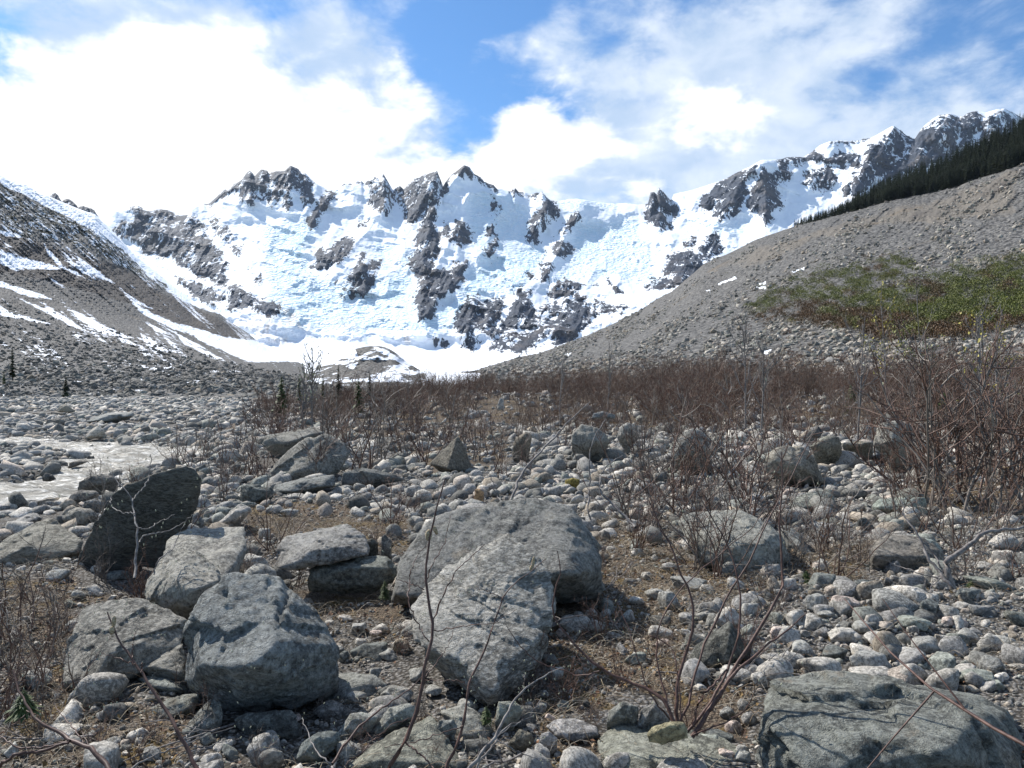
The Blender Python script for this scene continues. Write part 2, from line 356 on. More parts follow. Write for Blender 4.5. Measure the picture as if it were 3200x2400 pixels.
# ------------------------------------------------------------------ far snow mountain
SKY_LINE = [(-400, 640), (0, 655), (200, 665)] + Z1([(610,540),(640,540),(700,530),(730,505),(830,490),(860,485),(900,505),(930,512),(1010,510),(1050,515),(1100,520),(1170,522),(1200,500),(1240,485),(1280,475),(1300,478),(1320,470),(1380,415),(1400,400),(1440,385),(1470,355),(1520,325),(1550,280),(1570,266),(1590,285),(1600,302),(1640,260),(1680,268),(1690,288),(1720,272),(1790,268),(1825,235),(1860,250),(1900,285),(1920,284),(1960,325),(2000,355),(2060,382)]) + \
    Z2([(65,390),(120,370),(150,343),(200,345),(260,333),(275,348),(300,328),(350,300),(400,288),(430,340),(460,392),(480,368),(500,360),(525,384),(560,352),(590,320),(640,303),(700,280),(735,270),(767,345),(772,368),(790,338),(830,288),(860,270),(905,232),(940,245),(970,288),(1010,308),(1030,337),(1060,348),(1090,357),(1110,380),(1140,382),(1200,398),(1225,374),(1250,402),(1290,403),(1320,422),(1360,404),(1400,410),(1430,440),(1450,457),(1500,460),(1560,448),(1620,445),(1680,455),(1750,465),(1860,477),(1920,472),(2000,482),(2060,478),(2079,402),(2100,404),(2112,425),(2132,380),(2160,402),(2190,440),(2205,455)]) + \
    Z3([(12,550),(120,525),(230,490),(300,465),(370,425),(440,395),(500,360),(540,357),(600,355),(640,345),(680,340),(740,342),(790,310),(830,275),(880,255),(940,250),(1000,252),(1060,248),(1130,228),(1180,200),(1240,166),(1270,185),(1320,225),(1360,242),(1400,180),(1450,135),(1500,105),(1560,100),(1620,117),(1660,95),(1700,83),(1760,92),(1820,75),(1860,70),(1900,85),(1950,115),(1973,130)]) + [(3400, 420), (3700, 520)]
xs = np.linspace(-350, 3650, 1500)
sky_y = np.interp(xs, [q[0] for q in SKY_LINE], [q[1] for q in SKY_LINE])
foot = np.interp(xs, [-400, 700, 900, 1500, 1800, 3600], [1150, 1120, 1105, 1095, 1080, 1080])
def gsm(v, sg):
    kk_ = np.exp(-.5 * (np.arange(-3 * sg, 3 * sg + 1) / sg) ** 2); kk_ /= kk_.sum(); return np.convolve(np.pad(v, 3 * sg, mode='edge'), kk_, 'valid')
def frac_row(g): return list(zip(xs, foot + (np.maximum(gsm(sky_y, {.25: 110, .5: 60, .75: 28}[g]), sky_y - 40) - foot) * g))
const = lambda D: [(-999, D), (9999, D)]
rows = [([(-999, 1165), (9999, 1165)], const(2150)), (list(zip(xs, foot)), const(2600)), (frac_row(.25), const(3150)), (frac_row(.5), const(3700)),
        (frac_row(.75), const(4250)), (list(zip(xs, sky_y)), const(4700)), (list(zip(xs, sky_y + 45)), const(5100)), (list(zip(xs, sky_y + 260)), const(5900))]
gx, gy, gD, ts = loft(rows, xs, [6, 110, 120, 130, 150, 14, 6])
MOUNT_PX = 4000 / F            # metres per photo pixel out there
ribs = [(Z2([(905,233),(800,380),(720,500),(660,700),(640,900),(640,1180)]), 75, 1.3), (Z2([(735,272),(600,560)]), 45, 1.2), (Z2([(400,290),(390,520),(250,700),(120,850)]), 75, 1.2),
        (Z1([(2080,390),(1960,580),(1900,720)]), 45, 1.2), (Z1([(1825,240),(1810,480)]), 60, 1.0), (Z1([(1590,270),(1560,480)]), 35, 1.0), (Z1([(860,490),(1200,760),(1420,980),(1700,1180)]), 110, 1.2),
        (Z2([(1440,460),(1330,720)]), 38, 1.5), (Z2([(1110,380),(1100,560),(1050,800)]), 35, 1.2), (Z2([(2140,380),(2130,620)]), 32, 1.2), (Z3([(460,400),(270,680)]), 60, 1.3), (Z3([(510,380),(530,710)]), 50, 1.6),
        (Z3([(1240,168),(1180,300),(1020,520)]), 70, 1.2), (Z3([(1560,100),(1350,400)]), 75, 1.0), (Z3([(1860,72),(1780,260)]), 60, 1.0), (Z2([(1620,530),(1500,780),(1400,900)]), 35, 1.2), (Z2([(900,870),(760,1050),(660,1180)]), 30, 1.2),
        (Z2([(960,1080),(900,1380)]), 40, 1.2), (Z2([(1270,1080),(1180,1380)]), 40, 1.0), (Z2([(1560,1050),(1500,1330)]), 45, .9), (Z2([(270,860),(290,1040)]), 35, 1.2), (Z3([(230,760),(60,1000)]), 70, 1.1), (Z2([(900,560),(860,820)]), 55, 1.0)]
prot = np.zeros(gx.shape)
for pl, wd, kk in ribs:
    prot += wd * MOUNT_PX * kk * np.exp(-linedist(gx + 10 * fbm(p3(gx / 40, gy / 40, 3), 3, 9), gy, pl) / wd)
fade = sstep(0, 60, foot[None] - gy) * (ts[:, None] < 5.6)
RK = [  # rock outcrops: outline, how solid
 (Z1, [(820,500),(870,500),(900,520),(960,540),(1000,520),(1050,520),(1110,560),(1180,560),(1230,560),(1270,620),(1310,690),(1350,760),(1400,820),(1440,850),(1400,870),(1420,980),(1350,960),(1290,920),(1240,920),(1190,880),(1110,840),(1090,780),(1010,800),(920,780),(870,730),(790,690),(710,650),(770,590),(850,600)], .72),
 (Z1, [(900,560),(960,590),(1000,640),(960,700),(1060,720),(1150,760),(1250,880),(1200,880),(1120,780),(1000,790),(900,700)], .92),
 (Z1, [(1110,940),(1190,960),(1300,1010),(1400,1050),(1410,1080),(1340,1100),(1360,1130),(1270,1080),(1180,1010)], .72),
 (Z1, [(1440,1000),(1500,1000),(1560,1060),(1640,1080),(1740,1110),(1755,1160),(1690,1190),(1620,1130),(1540,1100),(1440,1130)], .75),
 (Z1, [(1300,560),(1350,560),(1440,640),(1500,700),(1420,720),(1350,650)], .5), (Z1, [(1455,740),(1500,740),(1500,810),(1460,800)], .6), (Z1, [(1590,900),(1640,920),(1640,975),(1600,960)], .5),
 (Z1, [(1520,330),(1570,265),(1600,300),(1650,258),(1690,290),(1790,270),(1825,235),(1910,285),(1950,340),(1960,470),(1910,490),(1880,400),(1830,400),(1810,460),(1820,500),(1740,480),(1660,450),(1600,440),(1590,490),(1530,460),(1500,400),(1460,380)], .58),
 (Z1, [(1690,285),(1825,232),(1920,285),(1890,380),(1800,390),(1710,370)], .86), (Z1, [(1530,300),(1570,262),(1600,310),(1560,340)], .8), (Z1, [(1620,275),(1650,255),(1690,285),(1650,310)], .85),
 (Z1, [(1310,475),(1380,415),(1500,335),(1520,350),(1400,430),(1330,485)], .72),
 (Z1, [(1940,590),(1960,540),(2000,480),(2050,420),(2080,395),(2105,415),(2040,490),(2000,550),(1960,615)], .85),
 (Z1, [(1990,790),(2110,760),(2120,720),(2200,705),(2222,760),(2150,800),(2130,840),(2060,850),(2050,900),(1970,880),(2000,850),(2040,840)], .85),
 (Z2, [(320,470),(370,400),(400,290),(440,350),(460,420),(440,450),(450,520),(400,540),(350,490)], .68), (Z2, [(290,340),(400,285),(430,345),(380,370),(330,400)], .52),
 (Z2, [(495,480),(530,390),(590,320),(735,272),(765,350),(740,390),(690,470),(640,500),(610,590),(560,590),(540,510)], .72), (Z2, [(530,500),(600,430),(700,380),(765,340),(740,400),(640,500),(615,590),(560,590)], .95),
 (Z2, [(640,580),(690,510),(750,440),(800,350),(760,420),(720,500),(700,600),(740,680),(730,800),(680,900),(620,920),(585,890),(580,820),(620,760),(610,700),(640,620)], 1.0),
 (Z2, [(640,1190),(610,1120),(620,1010),(650,960),(650,920),(730,890),(800,900),(850,940),(890,945),(830,1010),(780,1050),(740,1050),(735,1100),(700,1160),(660,1190)], 1.05),
 (Z2, [(830,880),(880,850),(930,835),(930,865),(890,905),(840,925)], .7), (Z2, [(830,650),(870,590),(900,600),(940,680),(950,720),(880,720),(820,700)], .66), (Z2, [(790,600),(810,620),(810,690),(790,680)], .6),
 (Z2, [(1090,440),(1112,470),(1107,560),(1085,520)], .62), (Z2, [(1065,640),(1100,620),(1090,670),(1060,670)], .7), (Z2, [(1040,770),(1080,740),(1110,690),(1122,720),(1085,760),(1078,812),(1042,800)], .88),
 (Z2, [(1330,620),(1380,530),(1440,460),(1500,515),(1460,560),(1430,600),(1390,660),(1340,740),(1318,705)], 1.0),
 (Z2, [(1530,650),(1580,560),(1620,530),(1637,560),(1590,600),(1560,650)], .7), (Z2, [(1455,770),(1490,720),(1575,735),(1572,790),(1520,800)], .85), (Z2, [(1398,795),(1422,785),(1398,840)], .7), (Z2, [(1378,865),(1440,850),(1400,895)], .7), (Z2, [(1390,940),(1450,870),(1465,880),(1400,960)], .6),
 (Z2, [(210,910),(260,855),(290,880),(280,930),(335,960),(300,1000),(310,1020),(270,1045),(215,980)], .98), (Z2, [(100,960),(210,920),(240,1040),(160,1080),(100,1040)], .42), (Z2, [(318,838),(378,850),(370,882),(330,870)], .85), (Z2, [(255,788),(290,783),(285,812)], .7), (Z2, [(230,600),(300,590),(300,620),(240,625)], .5),
 (Z2, [(850,1230),(890,1160),(920,1070),(980,1080),(990,1130),(1080,1100),(1150,1080),(1160,1120),(1100,1210),(1060,1260),(1010,1260),(990,1220),(930,1230),(880,1290)], .85),
 (Z2, [(1160,1220),(1230,1080),(1290,1060),(1340,1120),(1400,1130),(1430,1110),(1480,1100),(1530,1160),(1440,1190),(1420,1240),(1300,1260),(1200,1260)], .74),
 (Z2, [(1530,1160),(1550,1060),(1600,1100),(1680,1130),(1740,1170),(1700,1220),(1640,1260),(1560,1350),(1450,1350),(1520,1300),(1420,1330),(1380,1360),(1280,1390),(1180,1400),(1050,1390),(1060,1340),(1200,1290),(1350,1290),(1420,1240),(1500,1200)], .70),
 (Z2, [(880,1300),(940,1240),(960,1300),(1000,1350),(970,1385),(890,1370)], .75), (Z2, [(1040,1260),(1080,1250),(1150,1200),(1170,1260),(1080,1330)], .62),
 (Z2, [(1440,1040),(1500,960),(1560,970),(1640,980),(1600,1040),(1480,1060)], .66), (Z2, [(1250,1050),(1330,1020),(1310,1065)], .62), (Z2, [(1230,1020),(1260,1000),(1250,1060)], .6), (Z2, [(1800,950),(1850,970),(1885,1030),(1850,1025)], .62), (Z2, [(1680,1100),(1800,1110),(1920,1130),(1900,1150),(1780,1170)], .55), (Z2, [(1560,1040),(1660,1070),(1640,1100)], .6), (Z2, [(1780,1160),(1840,1165),(1830,1185)], .7), (Z2, [(1300,920),(1335,930),(1320,955)], .6), (Z2, [(1640,980),(1740,985),(1720,1000)], .5),
 (Z2, [(2050,1000),(2130,940),(2222,870),(2222,990),(2150,1015),(2100,990)], .62),
 (Z2, [(2055,570),(2072,400),(2107,402),(2104,500),(2070,575)], .9), (Z2, [(2108,440),(2130,378),(2165,400),(2222,510),(2222,550),(2170,515),(2120,440)], .88), (Z2, [(2060,570),(2110,520),(2160,560),(2200,625),(2140,632)], .82),
 (Z2, [(720,1340),(780,1320),(815,1345),(790,1380),(740,1370)], .5), (Z2, [(850,285),(905,228),(960,285),(1030,332),(1100,372),(1110,390),(1000,325),(910,272),(870,300)], .70), (Z2, [(1195,402),(1225,370),(1255,402),(1225,412)], .7), (Z2, [(1335,425),(1360,400),(1405,407),(1440,445),(1390,432)], .7), (Z2, [(780,350),(830,285),(850,280),(820,330),(780,400)], .62), (Z2, [(470,380),(500,358),(525,382),(500,410)], .6), (Z2, [(130,372),(150,340),(275,332),(275,350),(200,352)], .45),
 (Z3, [(170,580),(240,530),(330,450),(380,430),(470,400),(472,432),(400,470),(410,540),(370,600),(350,650),(300,680),(270,692),(245,680),(250,600),(190,630)], .95),
 (Z3, [(440,600),(470,500),(510,410),(560,470),(605,600),(560,640),(550,690),(520,718),(505,660),(480,620),(440,650)], .80), (Z3, [(580,470),(610,370),(660,430),(650,470)], .74), (Z3, [(590,355),(640,345),(700,335),(745,350),(690,390),(620,380)], .62),
 (Z3, [(750,440),(830,420),(900,410),(920,480),(870,520),(800,515),(745,490)], .66), (Z3, [(770,340),(800,300),(850,360),(790,370)], .66), (Z3, [(860,360),(940,320),(1060,340),(1030,390),(960,405)], .68),
 (Z3, [(1010,470),(1060,380),(1110,280),(1180,240),(1240,170),(1340,230),(1280,320),(1230,370),(1180,440),(1130,490),(1010,560)], .70), (Z3, [(1040,470),(1110,290),(1180,270),(1230,360),(1150,450),(1090,480)], .86), (Z3, [(950,520),(990,480),(1010,540),(980,560)], .65),
 (Z3, [(1270,350),(1350,250),(1440,150),(1520,110),(1610,120),(1600,200),(1590,300),(1550,350),(1400,400),(1280,430),(1170,490),(1230,400)], .66), (Z3, [(1290,340),(1400,240),(1500,260),(1590,200),(1590,300),(1450,380),(1320,420),(1250,440)], .80),
 (Z3, [(1620,120),(1700,90),(1740,120),(1690,220),(1680,320),(1620,330)], .72), (Z3, [(1740,120),(1860,80),(1960,120),(1980,200),(1900,230),(1730,300)], .60), (Z3, [(880,250),(1100,240),(1100,262),(880,268)], .4), (Z3, [(380,425),(500,362),(470,400)], .3),
 (Z3, [(0,900),(100,860),(170,950),(130,1000),(60,1060),(0,1040)], .78), (Z3, [(160,840),(240,780),(290,850),(230,930),(170,920)], .68), (Z3, [(60,830),(130,800),(140,820),(80,840)], .7), (Z3, [(-60,1040),(0,880),(60,870),(0,1060)], .6)]
rock = np.full(gx.shape, -.55); solid = np.zeros(gx.shape)
wx = gx + 8 * fbm(p3(gx / 16, gy / 16, 1), 4, 21, .65); wy = gy + 8 * fbm(p3(gx / 14, gy / 14, 8), 3, 22)
for zf, pl, dn in RK:
    s = sdist_box(wx, wy, zf(pl), 26); rock = np.maximum(rock, np.where(s > -25, min(dn, .84) - .09 + np.clip(s / 22, -1.1, .12), -9)); solid = np.maximum(solid, sstep(-3, 8, s) * dn)
rib_ = fbm(p3((wx + wy * .45) / 13, (wy - .2 * wx) / 46, 3), 4, 41, .6, ridged=True); rock = np.where(rock > -.5, rock + .34 * (rib_ - .1), rock); rock = np.maximum(rock, -.55)
ICE = [(Z1, [(1650,640),(1960,560),(2010,600),(1900,800),(2000,950),(2230,1000),(2230,1260),(1780,1240),(1700,1100),(1680,850)], 1), (Z2, [(-20,1000),(380,950),(600,880),(620,1200),(850,1100),(940,900),(1320,740),(1450,800),(1250,1020),(950,1060),(850,1250),(700,1290),(-20,1290)], 1),
       (Z2, [(1600,600),(2000,585),(2160,1000),(1850,930),(1600,950),(1450,960),(1600,800)], .8), (Z2, [(340,720),(600,780),(600,880),(350,860)], .7), (Z2, [(950,400),(1180,400),(1330,560),(1300,720),(1000,860),(930,560)], .55), (Z2, [(1480,440),(1900,470),(1900,500),(1520,500)], .6), (Z3, [(120,720),(420,700),(420,760),(120,790)], .5)]
ice = np.zeros(gx.shape)
for zf, pl, kk in ICE: ice = np.maximum(ice, kk * sstep(-22, 22, sdist_box(wx, wy, zf(pl), 40)))
dirt = np.zeros(gx.shape)
for zf, pl, kk in [(Z1, [(1480,1230),(1560,1200),(1700,1210),(1860,1370),(1700,1330)], .8), (Z1, [(1740,1080),(1860,1180),(1920,1260),(1780,1230)], .9), (Z1, [(1500,680),(1590,740),(1560,750)], .7), (Z2, [(500,1290),(560,1300),(600,1370),(540,1360)], .7), (Z2, [(60,1180),(240,1210),(230,1270),(60,1240)], .6), (Z2, [(860,1220),(940,1250),(860,1310),(780,1290)], .5)]:
    dirt = np.maximum(dirt, kk * sstep(-15, 10, sdist_box(wx, wy, zf(pl), 30)))
q = p3((wx + .45 * gy) / 120, (wy - .3 * gx) / 60, 0)
rel = 62 * fbm(q, 4, 31, .42, ridged=True) + 80 * fbm(p3((gx - .5 * gy) / 210, gy / 95, 4), 3, 33)
rel = rel + ice * (6 * fbm(p3(wx / 24, wy / 14, 2), 4, 35, .6, ridged=True) + 14 * fbm(p3((gx + gy) / 60, gy / 22, 6), 2, 36)) + solid * 40 * fbm(p3((wx + gy * .55) / 19, gy / 52, 5), 5, 37, .55, ridged=True)
rel = rel + (1 - ice) * 2.5 * fbm(p3((gx + .35 * gy) / 11, gy / 50, 5), 3, 39)
jag = np.exp(-((ts - 5.0) / .05) ** 2)[:, None] * np.where(solid > .2, 1, .15) * 12 * fbm(p3(gx / 15, 0, 0), 5, 51, .75)
D2 = gD - (prot + rel) * fade - solid * 20
Pm = unp(gx, gy - jag, D2)
mt = mesh_np('mountain', Pm.reshape(-1, 3), grid_faces(*gx.shape)[:, ::-1], M['mountain'], {'rock': rock.ravel(), 'ice': ice.ravel(), 'dirt': dirt.ravel()})
tag(mt, kind='structure')
# three small summits behind the left snow slope
def massif(name, outline, D, label=None, depth=260, rockv=.85):
    ol = np.array(outline); x = np.linspace(ol[0, 0], ol[-1, 0], 90); top = np.interp(x, ol[:, 0], ol[:, 1]); base = max(ol[0, 1], ol[-1, 1]) + 50
    rr = [([(a, base) for a in x], const(D - depth)), (list(zip(x, top)), const(D)), ([(a, base) for a in x], const(D + depth))]
    a, b_, c_, tt_ = loft(rr, x, [40, 20]); n_ = fbm(p3(a / 12, b_ / 12, 1), 5, 61, .6, ridged=True)
    P_ = unp(a, b_ - 3 * fbm(p3(a / 7, 1, 1), 3, 5, .7), c_ - 30 * n_)
    o = mesh_np(name, P_.reshape(-1, 3), grid_faces(*a.shape)[:, ::-1], M['mountain'], {'rock': np.full(a.size, rockv), 'ice': np.zeros(a.size), 'dirt': np.zeros(a.size)})
    tag(o, kind='structure'); return o
for ol in (Z1([(280,460),(310,430),(328,412),(345,405),(365,420),(390,465)]), Z1([(385,470),(400,450),(430,445),(450,455),(465,470),(492,500)]), Z1([(485,505),(500,490),(530,492),(560,502),(590,512),(620,560)])):
    massif('mountain_summit', ol, 3900)

# ------------------------------------------------------------------ valley floor, out to the glacier and beyond
xf = np.linspace(-900, 4100, 300)
rows = [([(-999, 1318), (9999, 1318)], const(58)), ([(-999, 1243), (9999, 1243)], const(120)), ([(-999, 1208), (9999, 1208)], const(450)), ([(-999, 1180), (9999, 1180)], const(1000)), ([(-999, 1135), (9999, 1135)], const(2000)), ([(-999, 1118), (9999, 1118)], const(3000)), ([(-999, 1160), (9999, 1160)], const(5000)), ([(-999, 1180), (9999, 1180)], const(7000))]
a, b_, c_, tt_ = loft(rows, xf, [24, 50, 40, 50, 30, 3, 3])
c2 = c_; y2 = b_ + 4 * fbm(p3(a / 60, tt_[:, None] * 5, 0), 4, 71) * (tt_[:, None] < 5)
snowf = np.clip((sstep(330, 720, c_ + 130 * fbm(p3(a / 90, tt_[:, None] * 6, 0), 4, 75))) * 1.5 - .25, -.3, 1.2)
snowf = np.where((c_ < 450) & (a < 1000), np.maximum(snowf, .12 + .25 * fbm(p3(a / 60, tt_[:, None] * 9, 3), 3, 77)), snowf)
vf = mesh_np('valley_floor', unp(a, y2, c2).reshape(-1, 3), grid_faces(*a.shape)[:, ::-1], M['slope'],
    {'snow': snowf.ravel(), 'brown': np.full(a.size, .2), 'scrub': np.where(c_ < 330, .30, -.6).ravel(), 'fine': np.full(a.size, .1)})
tag(vf, kind='structure')

# ------------------------------------------------------------------ right lateral moraine
CREST_R = [(1480, 1160), (1533, 1143), (1600, 1122), (1664, 1110), (1740, 1085), (1830, 1050), (1920, 1010), (2000, 970), (2050, 935)] + Z3([(0,1095),(100,1010),(180,940),(300,890),(380,850),(480,800),(600,760),(720,720),(850,690),(960,660),(1100,620),(1200,590),(1330,560),(1450,540),(1600,500),(1700,460),(1850,415),(1973,370)]) + [(3600, 350), (4200, 250)]
FOREST_TOP = Z3([(700,716),(800,700),(930,655),(1000,618),(1100,560),(1200,525),(1330,470),(1450,428),(1600,360),(1700,312),(1800,255),(1900,215),(1973,165)]) + [(3600, 200), (4200, 60)]
cx_ = [q[0] for q in CREST_R]; cy_ = [q[1] for q in CREST_R]
xr = np.linspace(1440, 4150, 900)
cr = np.interp(xr, cx_, cy_)
back = np.minimum(np.interp(xr, [q[0] for q in FOREST_TOP], [q[1] for q in FOREST_TOP]), cr - 6); back = np.where(xr < 2490, cr + 2, back)
Dc = [(1440, 1700), (1533, 1600), (2100, 1050), (2600, 800), (3200, 640), (4200, 520)]
rows = [([(1440, 1320), (4200, 1320)], const(50)), ([(1440, 1225), (2100, 1215), (3200, 1195), (4200, 1180)], const(95)),
        ([(1440, 1178), (2100, 1130), (2600, 1075), (3200, 1035), (4200, 990)], [(1440, 330), (2100, 220), (2600, 190), (3200, 170), (4200, 160)]),
        ([(1440, 1165), (1700, 1120), (2100, 1020), (2600, 905), (3200, 800), (4200, 640)], [(1440, 900), (2100, 470), (2600, 360), (3200, 310), (4200, 280)]),
        (list(zip(xr, cr)), Dc), (list(zip(xr, back)), [(x_, D_ * 1.32) for x_, D_ in Dc]), (list(zip(xr, back + 140)), [(x_, D_ * 1.9) for x_, D_ in Dc])]
a, b_, c_, tr_ = loft(rows, xr, [30, 70, 110, 190, 30, 8])
tcol = tr_[:, None]
nb = fbm(p3(a / 90, b_ / 45, 0), 5, 81)
gw_ = 30 * fbm(p3(a / 120, b_ / 60, 9), 3, 86); gul = fbm(p3((a + 1.15 * b_ + gw_) / 34, (a - b_ + gw_) / 260, 2), 5, 83, .62) * sstep(2.9, 3.6, tcol) * (tcol < 4.0)      # gullies down the bare face
rub = fbm(p3(a / 9, b_ / 6, 2), 4, 84, .6, ridged=True)
c2 = c_ * (1 - .018 * nb - .024 * gul - (.006 * rub) * (tcol > .8)) 
MR = unp(a, b_ + 70 * sstep(1530, 1450, a) * (tcol < 3.5) - 2.2 * fbm(p3(a / 25, 0, 7), 4, 85, .6) * np.exp(-((tcol - 4) / .3) ** 2), c2)
snow = np.full(a.shape, -.6)
for zf, pl in [(Z3, [(255,1050),(355,1010),(360,1022),(260,1062)]), (Z3, [(480,1052),(530,1040),(525,1058),(490,1062)]), (Z3, [(440,1072),(530,1068),(525,1084),(470,1078)]), (Z3, [(515,1430),(555,1420),(555,1445),(515,1450)]), (Z3, [(195,1090),(220,1085),(215,1100)]), (Z3, [(660,985),(740,962),(745,970),(670,992)]), (Z2, [(1510,1420),(1590,1412),(1560,1430)])]:
    snow = np.maximum(snow, np.clip(sdist_box(a + 5 * fbm(p3(a / 7, b_ / 4, 1), 3, 3), b_ + 2.5 * fbm(p3(a / 7, b_ / 4, 4), 3, 5), zf(pl), 14) / 6 + .55, -.6, .8))
fine = sstep(0, 60, sdist_box(a, b_, Z3([(60,1080),(180,940),(480,800),(850,690),(1200,590),(1973,370),(1990,700),(1700,740),(1400,760),(1100,800),(800,850),(600,960),(200,1030)]), 90) + 25 * nb) * (.85 + .5 * gul)
brown = .18 + .35 * gul + .45 * sstep(0, 60, sdist_box(a, b_, Z3([(1100,780),(1300,600),(1600,520),(1973,380),(1973,520),(1800,650),(1500,700),(1250,800)]), 60)) * (.5 + nb)
scr = np.full(a.shape, -.5)
mo = mesh_np('moraine_slope', MR.reshape(-1, 3), grid_faces(*a.shape)[:, ::-1], M['slope'], {'snow': snow.ravel(), 'brown': brown.ravel(), 'scrub': np.where(tcol > 4.0, 1.2, scr).ravel(), 'fine': fine.ravel()})
tag(mo, kind='structure')
MRg = (a, b_, MR, tr_)

# ------------------------------------------------------------------ left valley side
TOP_L = [(-900, 330), (-300, 450)] + Z1([(0,293),(50,320),(150,350),(230,395),(300,425),(380,460),(500,510),(600,545),(700,640),(850,800),(1000,920),(1100,1000),(1200,1080),(1360,1150),(1450,1220),(1560,1290),(1620,1340),(1700,1400),(1800,1445),(1900,1480)]) + [(1040, 1172), (1120, 1196), (1200, 1215)]
xl = np.linspace(-880, 1180, 1140)
tl = np.interp(xl, [q[0] for q in TOP_L], [q[1] for q in TOP_L])
Dl = [(-900, 1150), (0, 1350), (400, 1700), (800, 1900), (950, 1950), (1180, 1700)]
rows = [([(-900, 1262), (950, 1262)], const(104)), ([(-900, 1195), (0, 1205), (400, 1215), (950, 1225), (1180, 1232)], [(-900, 170), (0, 200), (950, 210)]),
        ([(-900, 1000), (0, 1090), (400, 1135), (700, 1165), (950, 1200), (1180, 1222)], [(-900, 350), (0, 450), (950, 470)]),
        ([(-900, 760), (0, 880), (250, 960), (500, 1040), (700, 1110), (950, 1172), (1180, 1216)], [(-900, 650), (0, 800), (950, 1100)]),
        (list(zip(xl, tl)), Dl), (list(zip(xl, tl + 50)), [(x_, D_ * 1.2) for x_, D_ in Dl]), (list(zip(xl, tl + 300)), [(x_, D_ * 1.6) for x_, D_ in Dl])]
a, b_, c_, tq_ = loft(rows, xl, [20, 70, 130, 260, 10, 4])
tcol = tq_[:, None]
nb = fbm(p3(a / 90, b_ / 50, 0), 5, 91); gul = fbm(p3((a - 1.1 * b_) / 16, (a + b_) / 260, 2), 4, 93, .55)
c2 = c_ * (1 - .015 * nb - .012 * gul * sstep(1.5, 2.5, tcol) * (tcol < 4.1) - .006 * fbm(p3(a / 8, b_ / 6, 2), 4, 94, .6, ridged=True))
ML = unp(a, b_, c2)
def mask(polys, a, b_, soft=10, lo=-.6, hi=1.0, mg=40):
    o = np.full(a.shape, lo)
    for pl in polys: o = np.maximum(o, np.clip(sdist_box(a, b_, Z1(pl), mg) / soft + .52, lo, hi))
    return o
wa = a + 4 * fbm(p3(a / 16, b_ / 10, 3), 3, 95); wb = b_ + 4 * fbm(p3(a / 16, b_ / 10, 6), 3, 96)
SNOW_L = [[(-900,-200),(0,285),(620,545),(1000,920),(1360,1150),(1340,1160),(1150,1090),(950,950),(700,730),(480,580),(200,430),(0,360),(-900,100)],
    [(0,640),(60,650),(170,680),(120,692),(60,680),(0,660)], [(0,760),(60,790),(250,840),(410,885),(330,890),(240,885),(100,895),(0,850)], [(280,730),(340,800),(400,870),(470,900),(580,965),(480,920),(380,880),(300,790)],
    [(400,780),(470,850),(560,920),(640,960),(560,930),(440,850)], [(470,790),(560,860),(680,950),(720,975),(600,930),(520,870)], [(280,900),(330,950),(405,1005),(340,970)],
    [(0,960),(100,1000),(250,1040),(330,1080),(180,1060),(60,1010),(0,1000)], [(0,1110),(60,1160),(180,1190),(370,1250),(200,1210),(60,1190),(0,1170)], [(250,1090),(400,1180),(560,1280),(700,1320),(480,1260),(330,1170)],
    [(420,1130),(560,1190),(760,1290),(860,1330),(640,1290),(500,1210)], [(790,1050),(900,1130),(1060,1210),(1180,1290),(1080,1260),(900,1170)], [(900,1210),(1000,1260),(1100,1310),(980,1280)], [(880,1290),(960,1330),(1000,1370),(900,1330)],
    [(1050,1210),(1240,1260),(1400,1310),(1700,1345),(1850,1380),(1900,1470),(1560,1470),(1400,1400),(1270,1340)], [(740,1000),(860,1080),(960,1140),(860,1100)], [(1100,1290),(1200,1360),(1300,1400),(1430,1470),(1300,1430),(1150,1350)],
    [(860,1310),(1000,1370),(1150,1420),(1000,1400)], [(930,1510),(1120,1498),(1020,1530)], [(1310,1525),(1520,1525),(1400,1538)], [(1170,1590),(1270,1582),(1230,1600)], [(260,1525),(345,1545),(300,1540)], [(850,1490),(930,1500),(900,1510)], [(1060,1550),(1140,1540),(1110,1556)], [(1400,1580),(1520,1580),(1460,1590)],
    [(100,1060),(300,1140),(500,1250),(440,1240),(250,1140)], [(600,1230),(800,1330),(880,1370),(760,1340)], [(1000,1230),(1150,1310),(1300,1390),(1200,1360)], [(20,720),(80,745),(40,740)]]
snow = mask(SNOW_L, wa, wb, 9)
snow = np.maximum(snow, np.clip(.10 + .75 * gul + .3 * nb, -1, .62) * sstep(1000, 1040, b_) * (b_ < 1150)); snow = np.maximum(snow, np.clip(-.05 + 1.1 * gul + .3 * nb, -1, .56))
scrub = np.maximum(mask([[(-900,50),(-20,340),(120,450),(260,500),(400,560),(550,640),(750,760),(900,900),(1050,1000),(950,990),(850,900),(640,800),(540,800),(400,700),(220,680),(100,680),(0,560),(-900,300)]], wa, wb, 14, hi=.62), 0 * a - .6)
scrub = scrub - np.where(fbm(p3((a - b_) / 18, (a + b_) / 40, 1), 4, 97) > .22, .55, 0)
brown = .3 * gul + mask([[(-900,300),(0,640),(200,700),(380,760),(560,820),(700,850),(900,940),(1000,1030),(1200,1130),(1350,1180),(1480,1270),(1610,1335),(1400,1310),(1200,1250),(1000,1180),(800,1100),(600,1040),(300,960),(0,900),(-900,700)]], wa, wb, 16)
snow = np.where(scrub > .2, .40, snow); scrub = np.where(scrub > .2, 1.1, scrub)
upper = sdist(a, b_, [(-900, 700), (0, 690), (560, 800), (960, 950), (1000, 400), (-900, 0)] ) if False else None
gap = sdist_box(wa, wb, Z1([(-900,50),(0,330),(300,490),(560,640),(900,880),(1060,1010),(1370,1160),(1620,545),(0,200)]), 60)
snow = np.where((gap > -4) & (scrub < .1), np.maximum(snow, .72), snow)
